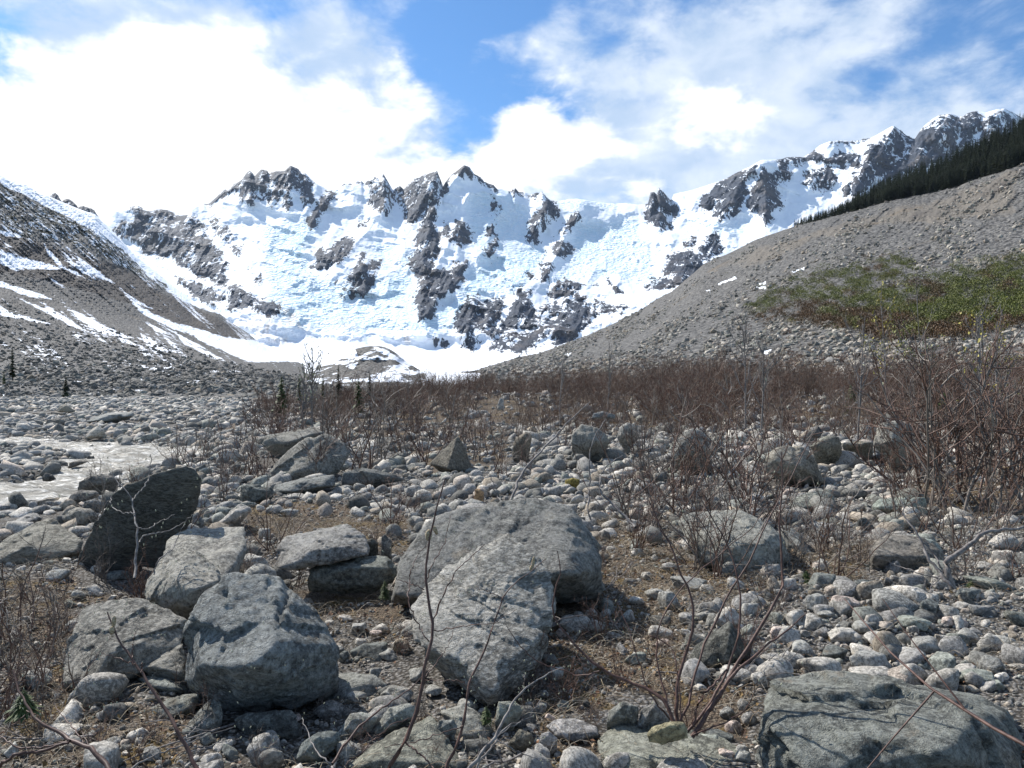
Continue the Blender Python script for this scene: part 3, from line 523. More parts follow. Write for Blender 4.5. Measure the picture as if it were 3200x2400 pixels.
le = mesh_np('talus_slope', ML.reshape(-1, 3), grid_faces(*a.shape)[:, ::-1], M['slope'], {'snow': snow.ravel(), 'brown': brown.ravel(), 'scrub': scrub.ravel(), 'fine': np.full(a.size, .1)})
tag(le, kind='structure')
MLg = (a, b_, ML, tq_, scrub)

# small moraine hummock in front of the glacier
gsm_ = lambda v: np.convolve(np.pad(v, 8, mode='edge'), np.ones(17) / 17, 'valid')
xh = np.linspace(940, 1330, 160)
hy = gsm_(np.interp(xh, [940, 1000, 1050, 1100, 1150, 1195, 1230, 1270, 1330], [1178, 1140, 1112, 1092, 1081, 1081, 1096, 1130, 1168]))
rows = [([(900, 1222), (1400, 1222)], const(500)), (list(zip(xh, hy * .45 + 1180 * .55)), const(600)), (list(zip(xh, hy)), const(680)), (list(zip(xh, hy * .4 + 1178 * .6)), const(780)), ([(900, 1183), (1400, 1183)], const(860))]
a, b_, c_, th_ = loft(rows, xh, [30, 40, 20, 10])
c2 = c_ * (1 - .02 * fbm(p3(a / 30, b_ / 18, 0), 5, 101))
sn = np.full(a.shape, .22) + 1.1 * fbm(p3((a + 2 * b_) / 60, b_ / 14, 1), 3, 103)
for pl in ([(30,1470),(120,1420),(220,1390),(240,1440),(140,1450),(60,1480)], [(160,1500),(240,1470),(210,1520)], [(330,1370),(420,1400),(520,1460),(560,1520),(470,1450),(380,1410)]): sn = np.maximum(sn, np.clip(sdist_box(a, b_, Z2(pl), 30) / 7 + .6, -.6, 1))
hm = mesh_np('moraine_hummock', unp(a, b_, c2).reshape(-1, 3), grid_faces(*a.shape)[:, ::-1], M['slope'], {'snow': sn.ravel(), 'brown': np.full(a.size, .3), 'scrub': np.full(a.size, -.6), 'fine': np.full(a.size, .4)})
tag(hm, kind='structure')

# ------------------------------------------------------------------ near ground and river
WZ = -.55
def world_poly(pts, z):
    o = []
    for q_ in pts:
        D_ = (CAMH - z) * F / (q_[1] - 1200); o.append(((q_[0] - 1600) / F * D_, D_))
    return o
RIVER = world_poly([(-1400, 1420), (-300, 1385)] + Z4([(0,568),(200,590),(500,603),(700,612),(960,632),(1035,655),(1010,690),(900,705),(760,730),(680,775),(560,785),(480,870),(420,935),(340,985),(180,1030),(0,1075)]) + [(-600, 1690), (-1700, 1760)], WZ)
ISLAND = world_poly([(-500, 1400)] + Z4([(0,592),(180,612),(400,640),(590,655),(600,680),(420,700),(440,740),(350,790),(240,800),(160,830),(0,845)]) + [(-500, 1520)], WZ)
RIVER2 = world_poly([(-900, 1296), (0, 1299)] + Z4([(200,398),(400,388),(440,402),(300,415),(100,412)]) + [(0, 1306), (-900, 1306)], WZ)
def height(x, y):
    x = np.asarray(x, float); y = np.asarray(y, float)
    s = np.maximum(sdist(x, y, RIVER), -30); isl = sdist(x, y, ISLAND); s = np.where(isl > -.3, np.minimum(s, -isl * 1.0), s)
    s = np.maximum(s, sdist(x, y, RIVER2))
    far = sstep(0, 1, (-x / np.maximum(y, .5) - .27) / .16) * sstep(17, 26, y)      # the low gravel bar on the far bank
    top = -.02 - .36 * far - .34 * (isl > -.5)
    top = top + (.10 * fbm(p3(x / 2.3, y / 2.3, 0), 4, 111) + .16 * fbm(p3(x / 9, y / 9, 4), 3, 112)) * (1 - .7 * far) * sstep(2, 6, np.hypot(x, y))
    top = top + .9 * sstep(24, 48, y) * sstep(-.22, -.02, x / np.maximum(y, .5)) * (1 - sstep(48, 70, y) * .6) - .25 * sstep(60, 72, y)
    top = np.where(isl > -.5, np.maximum(top, -.40), top); bank = np.maximum(sstep(-.25, 2.6, -s), sstep(-.4, .5, isl))
    return (WZ - .22) * (1 - bank) + top * bank + .04 * fbm(p3(x / .5, y / .5, 1), 2, 113)
yy = np.concatenate([np.linspace(-4, 1.2, 12), np.exp(np.linspace(math.log(1.35), math.log(72), 460))])
uu = np.linspace(-1.05, 1.05, 560)
GX = uu[None] * (np.maximum(yy, 0)[:, None] + 4); GY = np.broadcast_to(yy[:, None], GX.shape)
GZ = height(GX, GY)
ppx, ppy = proj(p3(GX, GY, GZ))
LIT = [Z8([(1340,480),(1500,420),(1680,340),(1660,120),(2000,180),(2212,300),(2212,1250),(1750,1150),(1560,1300),(1420,1250),(1300,900)]), Z9([(700,250),(1240,260),(1250,460),(1000,520),(700,480)]), Z9([(0,230),(200,400),(700,480),(600,560),(0,560)]), Z7([(300,1150),(1200,1300),(1300,1500),(1100,1659),(0,1659),(0,1300)]),
       Z7([(1820,520),(2212,560),(2212,720),(2000,700)]), Z8([(0,560),(400,560),(450,760),(300,760),(0,680)]), Z7([(500,560),(900,560),(900,620),(500,640)]), Z8([(1300,1300),(1700,1450),(1600,1659),(1250,1659)]), Z9([(0,1100),(500,1100),(480,1500),(0,1450)]), Z6([(1400,650),(2212,700),(2212,1050),(1600,1020)]), Z8([(0,80),(450,60),(450,300),(0,300)]),
       Z4([(1500,950),(2212,950),(2212,1150),(1600,1200)]), Z7([(0,450),(500,450),(480,1150),(0,1150)]), Z8([(1000,1200),(1500,1150),(1800,1280),(1300,1340)]), Z5([(400,560),(1100,560),(1100,720),(600,780)]), Z5([(0,300),(1100,300),(1100,560),(0,560)])]
def litter_at(px, py):
    o = np.full(np.shape(px), .12)
    for pl in LIT: o = np.maximum(o, np.full(np.shape(px), .12) + (.46 if pl is LIT[3] or pl is LIT[12] else .56) * sstep(-30, 25, sdist_box(px, py, pl, 40)))
    return o
lit = litter_at(ppx, ppy); lit = np.where(GY > 26, np.where(ppx > 700, .62, .2), lit)
sR = sdist(GX, GY, RIVER)
gr = mesh_np('ground', p3(GX, GY, GZ).reshape(-1, 3), grid_faces(*GX.shape), M['ground'], {'litter': lit.ravel(), 'wet': (.75 * sstep(-.5, .1, sR) * (GZ < WZ + .12)).ravel()})
tag(gr, kind='structure')
# water
a = np.array(RIVER); x0, y0 = a.min(0); x1, y1 = a.max(0)
wxs = np.linspace(-64, -4, 420); wys = np.linspace(8, 60, 420); WX, WY = np.meshgrid(wxs, wys)
WH = WZ + .14 * fbm(p3((WX + .4 * WY) / .9, (WY - .4 * WX) / .5, 0), 4, 121, .6, ridged=True) + .07 * fbm(p3(WX / 2.2, WY / 1.6, 3), 3, 122)
wm = mesh_np('river', p3(WX, WY, WH).reshape(-1, 3), grid_faces(*WX.shape), M['water']); tag(wm, kind='structure')

# ------------------------------------------------------------------ stone shapes
def ico(sub):
    bm = bmesh.new(); bmesh.ops.create_icosphere(bm, subdivisions=sub, radius=1)
    V_ = np.array([v.co[:] for v in bm.verts]); F_ = np.array([[v.index for v in f.verts] for f in bm.faces]); bm.free()
    return V_ / np.linalg.norm(V_, axis=1, keepdims=True), F_
ICO = {k: ico(k) for k in (2, 3, 4, 6)}
ICO[5] = ico(5)
def poly_radius(dirs, normals, h, p=16):
    c_ = np.maximum(dirs @ normals.T, 0) / h[None]; return (c_ ** p).sum(1) ** (-1 / p)
def stone_proto(level, seed, kind):
    r = np.random.default_rng(seed); V_, F_ = ICO[level]
    if kind == 'angular':
        N_ = r.normal(size=(r.integers(9, 15), 3)); N_ /= np.linalg.norm(N_, axis=1, keepdims=True); N_ = np.vstack([N_, -N_[:4], [[0, 0, 1], [0, 0, -1]]])
        rad = poly_radius(V_, N_, r.uniform(.55, 1.0, len(N_)), 44) * (1 + .05 * fbm(V_ * 3 + seed, 3, seed))
    else:
        N_ = r.normal(size=(12, 3)); N_ /= np.linalg.norm(N_, axis=1, keepdims=True)
        rad = poly_radius(V_, N_, r.uniform(.75, 1.0, 12), 6) * (1 + .09 * fbm(V_ * 1.3 + seed, 3, seed)); rad = np.minimum(rad, 1.25)
    P_ = V_ * rad[:, None]; P_ = P_ / np.abs(P_).max(0)
    return P_, F_
PROTO = {(lv, kd): [stone_proto(lv, 100 * lv + i + (50 if kd == 'angular' else 0), kd) for i in range(14 if lv < 4 else 10)] for lv in (2, 3) for kd in ('angular', 'round')}
for kd in ('angular', 'round'): PROTO[(1, kd)] = [stone_proto(2, i, kd) for i in range(3)]
def ico1():
    V_, F_ = ico(1); return V_, F_
ICO[1] = ico1()
for kd in ('angular', 'round'): PROTO[(1, kd)] = [stone_proto(1, 500 + i + (50 if kd == 'angular' else 0), kd) for i in range(16)]
TINTS = np.array([(1, 1, 1), (1.45, 1.42, 1.36), (1.75, 1.70, 1.62), (.66, .67, .65), (.86, .91, .86), (1.4, 1.26, 1.15), (1.15, 1.03, .88), (.50, .51, .50), (1.25, 1.24, 1.22)])
def rotmats(n, r, tilt=.35):
    az = r.uniform(0, 2 * np.pi, n); tx = r.normal(0, tilt, n); ty = r.normal(0, tilt, n)
    c, s_ = np.cos(az), np.sin(az); z0 = np.zeros(n); o1 = np.ones(n)
    Rz = np.stack([c, -s_, z0, s_, c, z0, z0, z0, o1], 1).reshape(n, 3, 3)
    c, s_ = np.cos(tx), np.sin(tx); Rx = np.stack([o1, z0, z0, z0, c, -s_, z0, s_, c], 1).reshape(n, 3, 3)
    c, s_ = np.cos(ty), np.sin(ty); Ry = np.stack([c, z0, s_, z0, o1, z0, -s_, z0, c], 1).reshape(n, 3, 3)
    return Rx @ Ry @ Rz
def stones_mesh(name, pos, rad, level, kindp, mat, seed, flat=(.45, .85), tint_w=None, parent=None, smooth=True, up=None, tilt=.35):
    """many stones merged into one mesh; pos = centre on the ground; rad = half width"""
    r = np.random.default_rng(seed); n = len(pos); Vs, Fs, Ts = [], [], []; off = 0
    kinds = np.where(r.random(n) < kindp, 'angular', 'round'); pid = r.integers(0, 10 if level > 1 else 16, n)
    sc = np.stack([rad * r.uniform(.8, 1.15, n), rad * r.uniform(.6, 1.0, n), rad * r.uniform(*flat, n)], 1)
    RM = rotmats(n, r, tilt); ti = r.choice(len(TINTS), n, p=tint_w); tv = TINTS[ti] * r.uniform(.75, 1.2, (n, 1))
    pos = pos.copy(); pos[:, 2] += sc[:, 2] * r.uniform(.0, .5, n)
    for kd in ('angular', 'round'):
        for i in range(16):
            if i >= len(PROTO[(level, kd)]): continue
            k = np.where((kinds == kd) & (pid == i))[0]
            if not len(k): continue
            P_, F_ = PROTO[(level, kd)][i]
            W_ = np.einsum('nij,nvj->nvi', RM[k], P_[None] * sc[k][:, None]) + pos[k][:, None]
            Vs.append(W_.reshape(-1, 3)); Fs.append((F_[None] + (np.arange(len(k)) * len(P_))[:, None, None]).reshape(-1, 3) + off); off += len(k) * len(P_)
            Ts.append(np.repeat(tv[k], len(P_), 0))
    return mesh_np(name, np.vstack(Vs), np.vstack(Fs), mat, {'tint': np.vstack(Ts)}, smooth=smooth)

# ------------------------------------------------------------------ boulders from traced outlines
ANCH = []      # (x, y, radius, short phrase) used to word the labels of the small stones
FOOT = []      # footprints of the traced stones (x, y, r)
def boulder(label, outline, D, inner=(), thick=None, seed=0, mat='boulder', tint=(1, 1, 1), lvl=5, rough=.045, short=None, group=None, cat='boulder', name='boulder', sharp=22, ground=True, gz=0.0):
    """outline: photo points round the silhouette; D: depth or (bottom, top) depth; inner: (x, y, forward offset m)"""
    o = np.array([q_[:2] for q_ in outline], float); ymin, ymax = o[:, 1].min(), o[:, 1].max()
    Db, Dt = D if isinstance(D, tuple) else (D, D)
    dep = lambda y: Db + (Dt - Db) * (ymax - y) / (ymax - ymin + 1e-6)
    wdt = (o[:, 0].max() - o[:, 0].min()) * Db / F; hgt = (ymax - ymin) * Db / F
    th = thick if thick else .75 * min(wdt, 1.6 * hgt)
    pts = [unp(x, y, dep(y)) for x, y in o]
    c_ = o.mean(0)
    for x, y in o: xx, y_ = c_[0] + (x - c_[0]) * .86, c_[1] + (y - c_[1]) * .86; pts.append(unp(xx, y_, dep(y_) + th * .5))
    for x, y in o: xx, y_ = c_[0] + (x - c_[0]) * .55, c_[1] + (y - c_[1]) * .55; pts.append(unp(xx, y_, dep(y_) + th))
    if len(inner):
        for q_ in inner: pts.append(unp(q_[0], q_[1], dep(q_[1]) - q_[2]))
    else:
        for x, y in o[::2]: xx, y_ = c_[0] + (x - c_[0]) * .62, c_[1] + (y - c_[1]) * .62; pts.append(unp(xx, y_, dep(y_) - th * .28))
    if ground:
        for x, y in o:
            if y > ymax - .3 * (ymax - ymin):
                w_ = unp(x, y, dep(y) + th * .3)
                if w_[2] < .35: pts.append(np.array([w_[0], w_[1], min(w_[2], gz - .06)])); w2_ = unp(c_[0] + (x - c_[0]) * .8, y, dep(y)); 
    pts = np.array(pts); ctr = (pts.min(0) + pts.max(0)) / 2; ext = (pts.max(0) - pts.min(0)) / 2
    q_ = (pts - ctr) / ext
    bm = bmesh.new(); vs = [bm.verts.new(v) for v in q_]; res = bmesh.ops.convex_hull(bm, input=vs)
    bm.normal_update(); N_, H_ = [], []
    for f in bm.faces:
        n_ = np.array(f.normal[:]); h_ = float(n_ @ np.array(f.verts[0].co[:]))
        if h_ < 0: n_, h_ = -n_, -h_
        if f.calc_area() > 1e-5: N_.append(n_); H_.append(max(h_, .03))
    bm.free(); N_ = np.array(N_); H_ = np.array(H_); rk_ = np.random.default_rng(seed + 77)
    for _ in range(16):
        n_ = rk_.normal(size=3); n_[1] -= .5; n_ /= np.linalg.norm(n_); N_ = np.vstack([N_, n_]); H_ = np.append(H_, (q_ @ n_).max() * rk_.uniform(.945, .99))
    V_, F_ = ICO[lvl]; c2_ = np.maximum(V_ @ N_.T, 0) / H_[None]; rad = (c2_.max(1)) ** -1.0; soft = ((c2_ ** 60).sum(1)) ** (-1 / 60); rad = .92 * rad + .08 * soft
    P_ = V_ * rad[:, None] * ext + ctr; sz = float(np.mean(ext))
    ax_ = rk_.normal(size=3); ax_ /= np.linalg.norm(ax_); along = (P_ @ ax_)[:, None] * ax_[None]
    n1 = fbm((P_ - .72 * along) / (sz * .42) + seed, 5, seed + 1, .5, ridged=True)
    st = P_ @ np.array([.35, .25, .9]) / (sz * .22) + .8 * fbm(P_ / (sz * .8) + seed, 3, seed + 5); step = (st - np.floor(st)) ** 3
    # fracture faces: the surface breaks into cells, each with its own offset and tilt
    chip = np.zeros(len(P_))
    for K_, am, tl_ in ((22, 1.0, 1.5), (90, .42, 1.5), (420, .16, 1.5)):
        sd2 = P_[rk_.integers(0, len(P_), K_)] + rk_.normal(0, .02 * sz, (K_, 3)); pw = P_ + sz * (.07 if K_ < 50 else .035) * np.stack([fbm(P_ / (sz * .2) + q0, 3, seed + q0) for q0 in (1, 2, 3)], 1)
        d2_ = (pw ** 2).sum(1)[:, None] - 2 * pw @ sd2.T + (sd2 ** 2).sum(1)[None]; ci = d2_.argmin(1)
        chip += am * (rk_.uniform(-1, .6, K_)[ci] * .55 + ((P_ - sd2[ci]) * rk_.normal(0, 1, (K_, 3))[ci]).sum(1) / sz * tl_ * (K_ / 22) ** .5 * .8)
    n3 = fbm(P_ / (sz * .13) + seed, 4, seed + 3, .6)
    nr = (P_ - ctr) / np.linalg.norm(P_ - ctr, axis=1, keepdims=True)
    disp = sz * rough * (.42 * n1 + 1.15 * chip + .55 * n3 - (.5 if mat == 'layered' else 0) * step)
    P_ = P_ + nr * disp[:, None]
    base = np.array([ctr[0], ctr[1], P_[:, 2].min()])
    ob = mesh_np(name, P_, F_, M[mat], {'tint': np.tile(np.array(tint, float), (len(P_), 1))}, origin=base)
    tag(ob, label, cat, group); FOOT.append((ctr[0], ctr[1], max(ext[0], ext[1])))
    if short: ANCH.append((ctr[0], ctr[1], short))
    return ob

def gd(y, z=0.0): return (CAMH - z) * F / (y - 1200)
def B(label, ol, D=None, lean=0, **kw):
    if D is None: D = gd(max(q_[1] for q_ in ol)) * 1.04
    return boulder(label, ol, (D, D + lean), seed=len(ANCH) * 3 + len(FOOT), **kw)
# -- near left
B('big blocky dark grey boulder with a crumpled lit top and a shaded undercut face', Z7([(1150,870),(1180,760),(1260,620),(1330,540),(1400,480),(1480,470),(1600,450),(1750,420),(1780,470),(1830,520),(1900,600),(1980,680),(2050,780),(2090,820),(2125,900),(2140,1030),(2120,1130),(2020,1200),(1930,1260),(1820,1305),(1700,1322),(1560,1320),(1440,1290),(1350,1230),(1190,1140),(1150,990)]),
  3.75, .25, inner=Z7([(1700,650,.10),(1725,860,.36),(1660,985,.42),(1460,1030,.38),(1255,1010,.30),(1850,900,.24),(2050,900,.12),(1350,700,.12),(1600,600,.05),(1600,1230,.06)]), lvl=6, tint=(.92, 1.0, 1.05), short='the big undercut boulder', rough=.05)
B('broad low grey boulder with a diagonal crack, left of the big undercut boulder', Z7([(510,650),(620,610),(860,585),(950,600),(1000,640),(1060,710),(1190,740),(1190,800),(1150,900),(960,1030),(860,1080),(700,1150),(590,1175),(480,1160),(400,1140),(420,950),(480,850),(480,780)]),
  3.95, .55, inner=Z7([(850,850,.12),(700,920,.18),(600,1100,.1),(1000,800,.08),(560,800,.08)]), lvl=6, tint=(1.15, 1.15, 1.1), short='the broad cracked boulder', thick=.5)
B('grey boulder with a pale rounded top and two dark facets meeting below', Z7([(915,560),(925,480),(990,380),(1080,300),(1180,275),(1260,320),(1370,420),(1410,480),(1390,540),(1250,650),(1040,675),(985,620),(920,590)]),
  4.75, .4, inner=Z7([(1010,560,.14),(1115,488,.26),(1210,545,.28),(1350,490,.16),(1100,380,.1),(1210,640,.12),(1040,660,.05)]), lvl=6, tint=(1.2, 1.2, 1.15), short='the two-faceted boulder')
B('flat topped grey slab behind the two-faceted boulder', Z7([(1020,340),(1040,240),(1110,190),(1180,152),(1350,150),(1540,152),(1560,240),(1440,320),(1420,480),(1200,500),(1080,420)]), 5.1, .9, lvl=5, tint=(1.3, 1.3, 1.25), short='the flat topped slab', thick=.5, inner=Z7([(1240,330,.12),(1400,330,.12),(1150,250,.05)]))
B('tall dark slab standing on edge with a thin sunlit rim', Z4([(485,1290),(560,1150),(640,1010),(720,880),(800,832),(900,790),(960,768),(1100,730),(1190,720),(1240,750),(1278,785),(1265,900),(1245,1000),(1190,1090),(1060,1170),(960,1230),(850,1265),(700,1280),(620,1335),(540,1360),(490,1335)]),
  6.6, -.45, inner=Z4([(830,1150,.10),(900,840,.05),(880,1000,.10),(1180,1040,.08),(640,1250,.05),(1200,800,.04)]), lvl=6, tint=(.55, .56, .54), thick=.35, short='the tall dark slab', mat='layered', rough=.025)  # dark tint puts the shade of the front face into the slab's colour
B('sloping grey slab leaning up from the left edge below the stream', Z4([(-80,1270),(0,1220),(80,1150),(200,1085),(290,1045),(360,1060),(440,1110),(530,1185),(500,1260),(350,1305),(200,1325),(0,1350),(-80,1350)]), 6.7, .6, inner=Z4([(120,1250,.2),(280,1150,.1),(0,1300,.1)]), lvl=5, tint=(1.1, 1.08, .98), mat='layered', thick=.7, short='the sloping slab at the left edge')
B('pale flat stone lying at the edge of the stream', Z4([(5,1105),(80,1062),(180,1015),(225,1008),(265,1050),(180,1112),(40,1142)]), 8.3, .3, tint=(1.6, 1.6, 1.6), thick=.6, short='the pale flat stone by the stream')
B('smooth pale round boulder half in the stream at the left edge', Z4([(-40,1060),(0,1000),(60,990),(130,1000),(170,1020),(120,1060),(20,1100)]), 9.1, tint=(1.5, 1.5, 1.5), rough=.02)
B('angular tan grey boulder on the stream bank left of the tall dark slab', Z4([(390,1040),(430,1000),(480,975),(560,980),(620,1020),(600,1070),(500,1110),(420,1090)]), 8.3, tint=(1.35, 1.3, 1.2), short='the tan boulder on the stream bank')
B('rounded dark grey boulder at the bend of the stream', Z4([(415,950),(440,900),(500,868),(600,870),(625,890),(600,930),(520,950)]), 9.9, tint=(.95, .92, .88), rough=.025)
B('flat dark boulder beside the white water', Z4([(480,860),(490,815),(560,785),(640,765),(700,780),(760,800),(700,835),(600,860)]), 10.8, tint=(.8, .78, .75), short='the flat dark boulder by the white water')
B('bluish grey stone between the tan boulder and the tall dark slab', Z4([(510,985),(530,940),(600,920),(670,935),(690,960),(640,1000),(580,985)]), 9.4, tint=(1.25, 1.3, 1.35))
B('grey boulder overhanging a dark gap, in the middle left', Z7([(1735,290),(1760,240),(1810,200),(1900,215),(1960,225),(2050,170),(2180,128),(2205,150),(2300,200),(2330,280),(2310,330),(2100,310),(1980,345),(1850,415),(1740,400)]), 5.7, .45, inner=Z7([(1960,290,.14),(2150,260,.12),(1850,370,.1)]), lvl=5, tint=(1.2, 1.2, 1.2), short='the overhanging boulder', ground=False)
B('dark triangular boulder tucked under the overhanging boulder', Z7([(1930,480),(1940,400),(2040,400),(2120,350),(2240,320),(2420,330),(2510,400),(2520,450),(2360,520),(2200,510),(2060,470)]), 5.75, .2, tint=(.85, .92, .88), short='the boulder under the overhang', inner=Z7([(2200,400,.14),(2380,400,.12)]))
# -- centre
B('large rounded grey boulder with a vertical streaked right side, at the centre', Z8([(400,430),(395,370),(430,290),(500,190),(560,105),(620,75),(700,130),(860,110),(1000,50),(1130,-15),(1300,-35),(1440,0),(1520,60),(1570,120),(1640,230),(1668,330),(1655,425),(1560,462),(1460,475),(1300,520),(1000,600),(700,620),(450,560),(370,560)]),
  5.15, .75, inner=Z8([(1460,440,.35),(1480,280,.22),(1300,400,.28),(1200,150,.02),(700,260,.05),(600,400,.12),(1000,300,.12),(1550,180,.04)]), lvl=6, tint=(.88, .90, .90), thick=1.2, short='the large central boulder', rough=.04)
B('huge pale slab leaning back with diagonal grooves, in front of the central boulder', Z8([(445,760),(470,640),(560,500),(700,420),(880,330),(960,250),(1080,190),(1125,205),(1200,275),(1290,360),(1345,480),(1395,640),(1375,700),(1305,820),(1275,960),(1200,1070),(1080,1200),(985,1300),(930,1250),(870,1180),(760,1100),(740,1050),(660,960),(500,870)]),
  3.72, 1.0, inner=Z8([(740,1000,.16),(900,560,.10),(1150,400,.06),(1200,900,.12),(980,1240,.1),(620,800,.14),(600,540,.05),(1100,1000,.14),(1300,600,.05)]), lvl=6, tint=(1.5, 1.5, 1.46), mat='layered', thick=.55, short='the huge leaning slab', rough=.05)
B('low angular grey boulder capped with ochre moss, left of the central boulder', Z8([(-100,330),(-90,250),(-40,170),(0,135),(40,128),(80,180),(108,300),(60,335),(0,350)]), 5.9, .3, tint=(1.1, 1.15, 1.1))
B('small dark block under a pad of ochre moss', Z8([(150,240),(230,215),(265,245),(265,290),(150,300)]), 6.2, tint=(.6, .6, .55))
B('upright grey splinter beside the moss pad', Z8([(280,290),(285,205),(310,190),(350,230),(350,290),(330,320)]), 6.1, tint=(1.1, 1.1, 1.1))
B('angular dark green boulder below the big undercut boulder', Z7([(1470,1345),(1560,1312),(1700,1322),(1830,1290),(1900,1400),(1895,1520),(1760,1512),(1530,1462)]), 3.5, tint=(.7, .75, .75), short='the dark green angular boulder')
B('wedge of grey rock propped under the right side of the undercut boulder', Z7([(1900,1270),(2000,1200),(2130,1070),(2220,1055),(2350,1070),(2430,1140),(2420,1230),(2300,1340),(2200,1350),(2000,1320)]), 3.95, .2, tint=(1.0, 1.05, 1.05), short='the propped wedge', inner=Z7([(2220,1150,.14),(2150,1280,.1)]))
B('thin flat slab lying under the left side of the undercut boulder', Z7([(845,1095),(900,1068),(1060,1078),(1190,1150),(1195,1195),(1060,1192),(950,1160)]), 3.95, .2, tint=(1.0, 1.1, 1.1), thick=.4, short='the thin flat slab')
B('tilted narrow stone between the broad cracked boulder and the big undercut boulder', Z7([(890,1030),(1000,950),(1150,870),(1165,960),(1180,1110),(1080,1075),(1000,1060)]), 4.0, .2, tint=(1.05, 1.05, 1.0))
B('angular grey stone with a green tinge, below the thin flat slab', Z7([(950,1280),(1040,1235),(1150,1198),(1250,1198),(1230,1290),(1110,1360),(990,1400),(960,1350)]), 3.65, .1, tint=(1.05, 1.12, 1.08))
B('pale grey stone standing on end at lower left', Z7([(1145,1430),(1220,1330),(1320,1232),(1392,1242),(1402,1340),(1385,1420),(1260,1505),(1180,1492)]), 3.45, .1, tint=(1.2, 1.25, 1.22), short='the stone standing on end')
B('smooth egg-shaped grey stone at the bottom edge left of centre', Z7([(1618,1595),(1650,1550),(1720,1530),(1782,1560),(1785,1615),(1740,1670),(1650,1670)]), 3.12, tint=(1.0, 1.0, .98), rough=.02)
B('dark bluish stone at the bottom edge beside the egg-shaped stone', Z7([(1838,1620),(1900,1500),(2000,1430),(2140,1420),(2150,1480),(1990,1560),(1990,1640)]), 3.2, tint=(.75, .85, .88))
B('dark blocky boulder left of the propped branches at the bottom', Z8([(-20,1480),(60,1400),(90,1320),(160,1302),(270,1332),(230,1422),(130,1472),(40,1500)]), 3.45, tint=(1.45, 1.5, 1.45), rough=.02)
B('long grey boulder with speckled top at the bottom left of centre', Z8([(235,1430),(330,1282),(450,1250),(505,1262),(490,1345),(360,1430),(260,1460)]), 3.45, tint=(1.3, 1.35, 1.3))
B('rounded grey stone resting on a low mossy outcrop', Z8([(600,1425),(650,1362),(740,1352),(765,1400),(740,1482),(660,1492)]), 3.35, tint=(.95, 1.0, .98), ground=False)
B('grey pointed outcrop just below the huge leaning slab', Z8([(650,1300),(800,1250),(900,1310),(985,1405),(970,1480),(860,1520),(760,1500)]), 3.45, .15, tint=(1.25, 1.28, 1.22))
B('low mossy grey outcrop at the bottom edge', Z8([(80,1640),(250,1500),(450,1400),(600,1330),(680,1480),(780,1580),(820,1700),(80,1700)]), 3.12, .3, tint=(1.05, 1.08, .95), lvl=5, short='the mossy outcrop at the bottom edge')
B('flat pale speckled stone in ochre moss, bottom centre', Z8([(1315,1395),(1380,1352),(1500,1343),(1640,1400),(1652,1452),(1500,1495),(1380,1455)]), 3.38, .15, tint=(1.7, 1.7, 1.75), rough=.025, short='the flat speckled stone')
B('speckled granite egg standing in ochre moss', Z8([(1272,1500),(1290,1440),(1340,1427),(1392,1470),(1387,1550),(1330,1575),(1280,1545)]), 3.28, tint=(1.75, 1.75, 1.8), rough=.015, short='the granite egg')
B('leaning grey block below the pile of pebbles', Z8([(1000,1380),(1020,1240),(1100,1240),(1165,1270),(1180,1300),(1110,1405),(1040,1400)]), 3.5, tint=(1.15, 1.2, 1.1))
B('brown grey stone beside the granite egg', Z8([(1085,1500),(1150,1412),(1230,1440),(1245,1500),(1170,1555),(1090,1530)]), 3.3, tint=(.9, .85, .72))
B('grey boulder leaning on its neighbour at the foot of the grey-barked shrub', Z8([(1698,1375),(1712,1300),(1800,1238),(1905,1275),(1890,1360),(1760,1392)]), 3.5, tint=(1.15, 1.2, 1.15))
B('steep sided pale boulder behind the foot of the grey-barked shrub', Z8([(1885,1400),(1920,1290),(2000,1245),(2100,1330),(2090,1420),(1950,1430)]), 3.5, tint=(1.4, 1.4, 1.38))
B('large flat layered slab at the bottom right of centre', Z8([(1605,1500),(1660,1440),(1740,1392),(1850,1358),(1900,1398),(2100,1420),(2350,1440),(2550,1540),(2650,1700),(1720,1700)]), 3.1, .45, inner=Z8([(1780,1560,.12),(2200,1660,.1)]), lvl=6, tint=(1.05, 1.1, 1.0), mat='layered', thick=.6, short='the layered slab')
B('small rough block crusted with yellow lichen, lying on the layered slab', Z8([(1955,1440),(2000,1392),(2100,1368),(2175,1368),(2205,1400),(2212,1470),(2060,1505),(1965,1500)]), 3.05, tint=(1.35, 1.25, .85), rough=.07, ground=False)
B('dark wedge boulder standing among the twigs right of centre', Z9([(80,1045),(115,950),(150,880),(270,800),(362,730),(480,880),(470,950),(350,1035),(200,1060)]), 4.3, .1, inner=Z9([(362,800,.10),(350,980,.12)]), tint=(.62, .64, .6), short='the dark wedge boulder')
B('massive dark grey boulder filling the lower right corner', Z9([(480,1500),(495,1300),(530,1180),(560,1132),(720,1100),(900,1062),(1100,1078),(1300,1115),(1450,1130),(1550,1155),(1700,1170),(1850,1188),(2000,1250),(2110,1300),(2165,1450),(2195,1640),(2195,1780),(1500,1800),(700,1780),(560,1640)]),
  3.0, .5, inner=Z9([(560,1300,.12),(900,1280,.14),(1300,1320,.15),(1850,1330,.22),(1750,1560,.30),(900,1650,.16),(1300,1650,.2),(2080,1450,.1)]), lvl=6, tint=(.82, .88, .86), thick=.75, short='the massive corner boulder', rough=.05)
